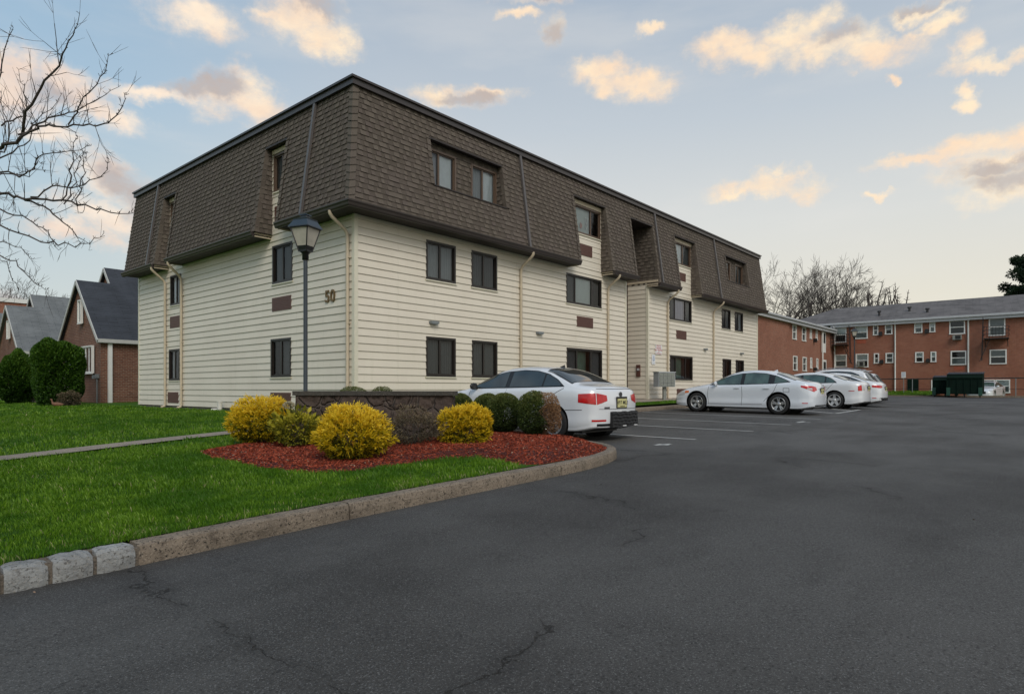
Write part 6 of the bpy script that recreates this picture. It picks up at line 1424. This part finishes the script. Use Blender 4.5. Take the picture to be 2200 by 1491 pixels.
for i, (x, y, h, lab) in enumerate(((88, 17.8, 14.2, 'tallest pollarded dead trunk poking over the long grey roof'), (88, 16.7, 13.1, 'leaning pollarded dead trunk right of the tallest one'), (88, 14.1, 13.4, 'lone forked dead trunk over the middle of the grey roof'))):
    o = empty('dead_tree', (x, y, .5), lab, 'tree', 'pollarded trees over the roof'); rr = random.Random(40 + i); mb = MB()
    for k in range(6):
        a = rr.uniform(-1.2, 1.2); p = Vector((x, y, .5 + h * .35)); e = Vector((x + rr.uniform(-.6, .6), y + math.sin(a) * 2.0, .5 + h * rr.uniform(.86, 1.0)))
        mid = p.lerp(e, .5) + Vector((0, rr.uniform(-.4, .4), .3)); mb.tube([p, mid, p.lerp(e, .8) + Vector((0, .15, 0)), e], [.17, .11, .07, .02], 5)
        for q in range(14):
            b_ = mid.lerp(e, rr.random()); mb.tube([b_, b_ + Vector((rr.uniform(-.3, .3), rr.uniform(-.5, .5), rr.uniform(.0, .45)))], [.035, .01], 4)
    mb.build('crown', 'far_bark', o); mb = MB(); mb.tube([(x, y, .3), (x, y, .6 + h * .36)], [.32, .26], 8); mb.build('trunk', 'far_bark', o)
# dark evergreen at the right edge
o = empty('evergreen_tree', (95, 1.9, .5), 'dark dense evergreen tree clump at the right edge above the grey roof', 'tree'); np.random.seed(12)
mb = MB(); mb.tube([(95, 1.9, .3), (95.2, 2.1, 9), (95, 1.6, 15)], [.5, .36, .1], 8); mb.build('trunk', 'far_bark', o)
C_ = []; D_ = []; Rn = []
for k in range(130):
    a = np.random.uniform(0, 6.28); zz = np.random.uniform(7, 16.0); rr_ = (3.4 if zz < 14 else 2.3) * np.random.uniform(.35, 1); c_ = np.array([rr_ * math.cos(a), rr_ * math.sin(a), zz]); s_ = np.random.uniform(.35, .95); d = sph(420)
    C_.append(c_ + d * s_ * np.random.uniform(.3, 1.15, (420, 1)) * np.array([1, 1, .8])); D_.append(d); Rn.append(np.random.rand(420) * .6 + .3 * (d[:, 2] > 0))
leaves('crown', np.concatenate(C_), np.concatenate(D_), .26, .13, np.clip(np.concatenate(Rn), 0, 1), 'evergreen_leaf', o)

# large bare tree left of the frame whose limbs reach in
TX, TY = .6, 15.4
tr = empty('bare_tree', (TX, TY, lz(TX, TY)), 'large bare tree at the left edge with budding limbs reaching across the sky', 'tree')
def at(px, py, d):
    t_ = (px - 1100) / 1372; r_ = t_ * d; return Vector((d * .7581 + r_ * .6521, d * .6521 - r_ * .7581, CH + (836 - py) * d / 1372))
rr = random.Random(77); mb = MB(); tz = lz(TX, TY)
tb = [Vector((TX, TY, tz - .1)), Vector((TX + .05, TY, tz + 1.2)), Vector((TX + .0, TY + .1, tz + 2.6)), Vector((TX - .1, TY + .1, tz + 3.8)), Vector((TX, TY, tz + 6.5))]
mb.tube(tb, [.30, .22, .20, .17, .10], 10, cap=False); mb.build('trunk', 'bark', tr)
LIMBS = [  # (photo points, start distance, end distance, base radius)
 ([(-230, 430), (-90, 360), (0, 317), (37, 303), (54, 253), (87, 190), (120, 140), (148, 91), (172, 37)], 10.8, 8.9, .060),
 ([(37, 303), (70, 278), (104, 270), (175, 270), (233, 264), (262, 232), (280, 203)], 9.9, 9.3, .024),
 ([(40, 292), (104, 252), (150, 246), (200, 218), (252, 190)], 9.9, 10.4, .018), ([(-240, 470), (-60, 380), (0, 340), (54, 310), (80, 260), (130, 205)], 10.8, 10.6, .03),
 ([(150, 268), (165, 235), (200, 190), (225, 150), (235, 120)], 9.6, 9.2, .012), ([(0, 270), (25, 258), (55, 240), (50, 200), (40, 150)], 10.2, 10.6, .016),
 ([(-240, 520), (-80, 430), (0, 373), (54, 376), (83, 337), (141, 326), (198, 315)], 10.8, 9.6, .030), ([(-100, 440), (0, 372), (60, 380), (83, 345), (100, 370)], 10.5, 10.9, .02),
 ([(-230, 560), (-90, 450), (0, 419), (54, 430), (137, 434), (187, 444), (250, 459), (291, 457)], 10.8, 9.0, .046),
 ([(54, 430), (104, 450), (146, 490), (191, 525)], 10.0, 9.7, .020), ([(137, 434), (150, 380), (160, 320), (165, 290)], 9.7, 9.4, .012), ([(70, 428), (120, 400), (175, 398), (215, 380), (238, 350)], 9.9, 9.5, .014),
 ([(-200, 590), (-90, 500), (0, 486), (83, 515), (137, 525), (183, 525), (225, 506)], 10.8, 9.6, .028), ([(0, 450), (60, 470), (105, 500), (125, 540)], 10.3, 10.2, .014),
 ([(-150, 600), (-60, 540), (0, 548), (42, 573), (80, 610), (104, 622)], 10.8, 10.4, .022), ([(-60, 540), (0, 520), (45, 535), (70, 560)], 10.8, 11.0, .016), ([(-120, 300), (-40, 230), (0, 160), (15, 90), (25, 60)], 10.8, 10.2, .03),
 ([(0, 330), (20, 300), (8, 240), (0, 200)], 10.4, 10.8, .014), ([(165, 440), (175, 400), (185, 350), (183, 330)], 9.6, 9.4, .009), ([(140, 434), (155, 405), (170, 350), (182, 330)], 9.8, 10.1, .010), ([(-50, 620), (0, 560), (30, 600), (40, 640)], 10.9, 10.6, .012)]
for pts, d0, d1, r0 in LIMBS:
    n = len(pts); P_ = [at(px, py, d0 + (d1 - d0) * k / (n - 1)) for k, (px, py) in enumerate(pts)]
    if pts[0][0] < -40:
        q = P_[0]; hz = min(max(q.z - .8, tz + 1.5), tz + 6.0); f = hz - tz; P_ = [Vector((TX, TY + .05, hz)), (Vector((TX, TY, hz)) + q) / 2 + Vector((0, 0, .15))] + P_
    P_ = [Vector(p) for p in catmull([tuple(p) for p in P_], 4)]; m_ = len(P_)
    P_ = [p + Vector((rr.gauss(0, .018), rr.gauss(0, .018), rr.gauss(0, .018))) for p in P_]
    r0 *= .68; ra = [max(.003, r0 * (1 - k / (m_ - 1)) ** .9 + .003) for k in range(m_)]
    mb = MB(); mb.tube(P_, ra, 7, cap=False)
    for k in range(2, m_):
        if P_[k].x * .6521 - P_[k].y * .7581 < -12.0 and rr.random() < .6: continue
        for _ in range(rr.choice((0, 1, 1))):
            d = (P_[k] - P_[k - 1]).normalized(); a = rr.uniform(0, 6.28); s = d.cross(Vector((math.cos(a), math.sin(a), .4))).normalized()
            nd = (d * rr.uniform(.4, .9) + s * .8 + Vector((0, 0, .25))).normalized()
            big_ = ra[k] > .010
            grow(mb, P_[k], nd, min(ra[k] * .5, .006), rr.uniform(.08, .34) * (1.7 if big_ else 1), rr.choice((0, 1, 2)) if big_ else rr.choice((0, 0, 1)), rr, .8, .05, 3, .0024, .10)
        for _ in range(2):   # buds
            q = P_[k] + Vector((rr.gauss(0, .02), rr.gauss(0, .02), .02)); mb.tube([P_[k], q + Vector((0, 0, .012))], [.003, .0045], 3, cap=False)
    mb.build('limb', 'bark', tr)
bpy.context.view_layer.update()

# scattered bits on the asphalt
np.random.seed(91); n = 420; x = np.random.uniform(-1, 22, n); y = np.random.uniform(-14, 4.6, n); ok = (np.random.rand(n) < .3) | (y > 3.9); x, y = x[ok], y[ok]; m_ = len(x)
leafmat('litter', [(0, (.03, .022, .015)), (.5, (.12, .085, .05)), (.9, (.28, .24, .18)), (1, (.35, .08, .03))], 0, .8)
tag(leaves('leaf_litter', np.stack([x, y, np.vectorize(az_)(x, y) + .006], 1), np.random.normal(size=(m_, 3)) * np.array([1, 1, .15]), np.random.uniform(.008, .03, m_), np.random.uniform(.005, .014, m_), np.random.rand(m_), 'litter'), 'tiny bits of leaf and grit scattered on the asphalt', 'litter', kind='stuff')
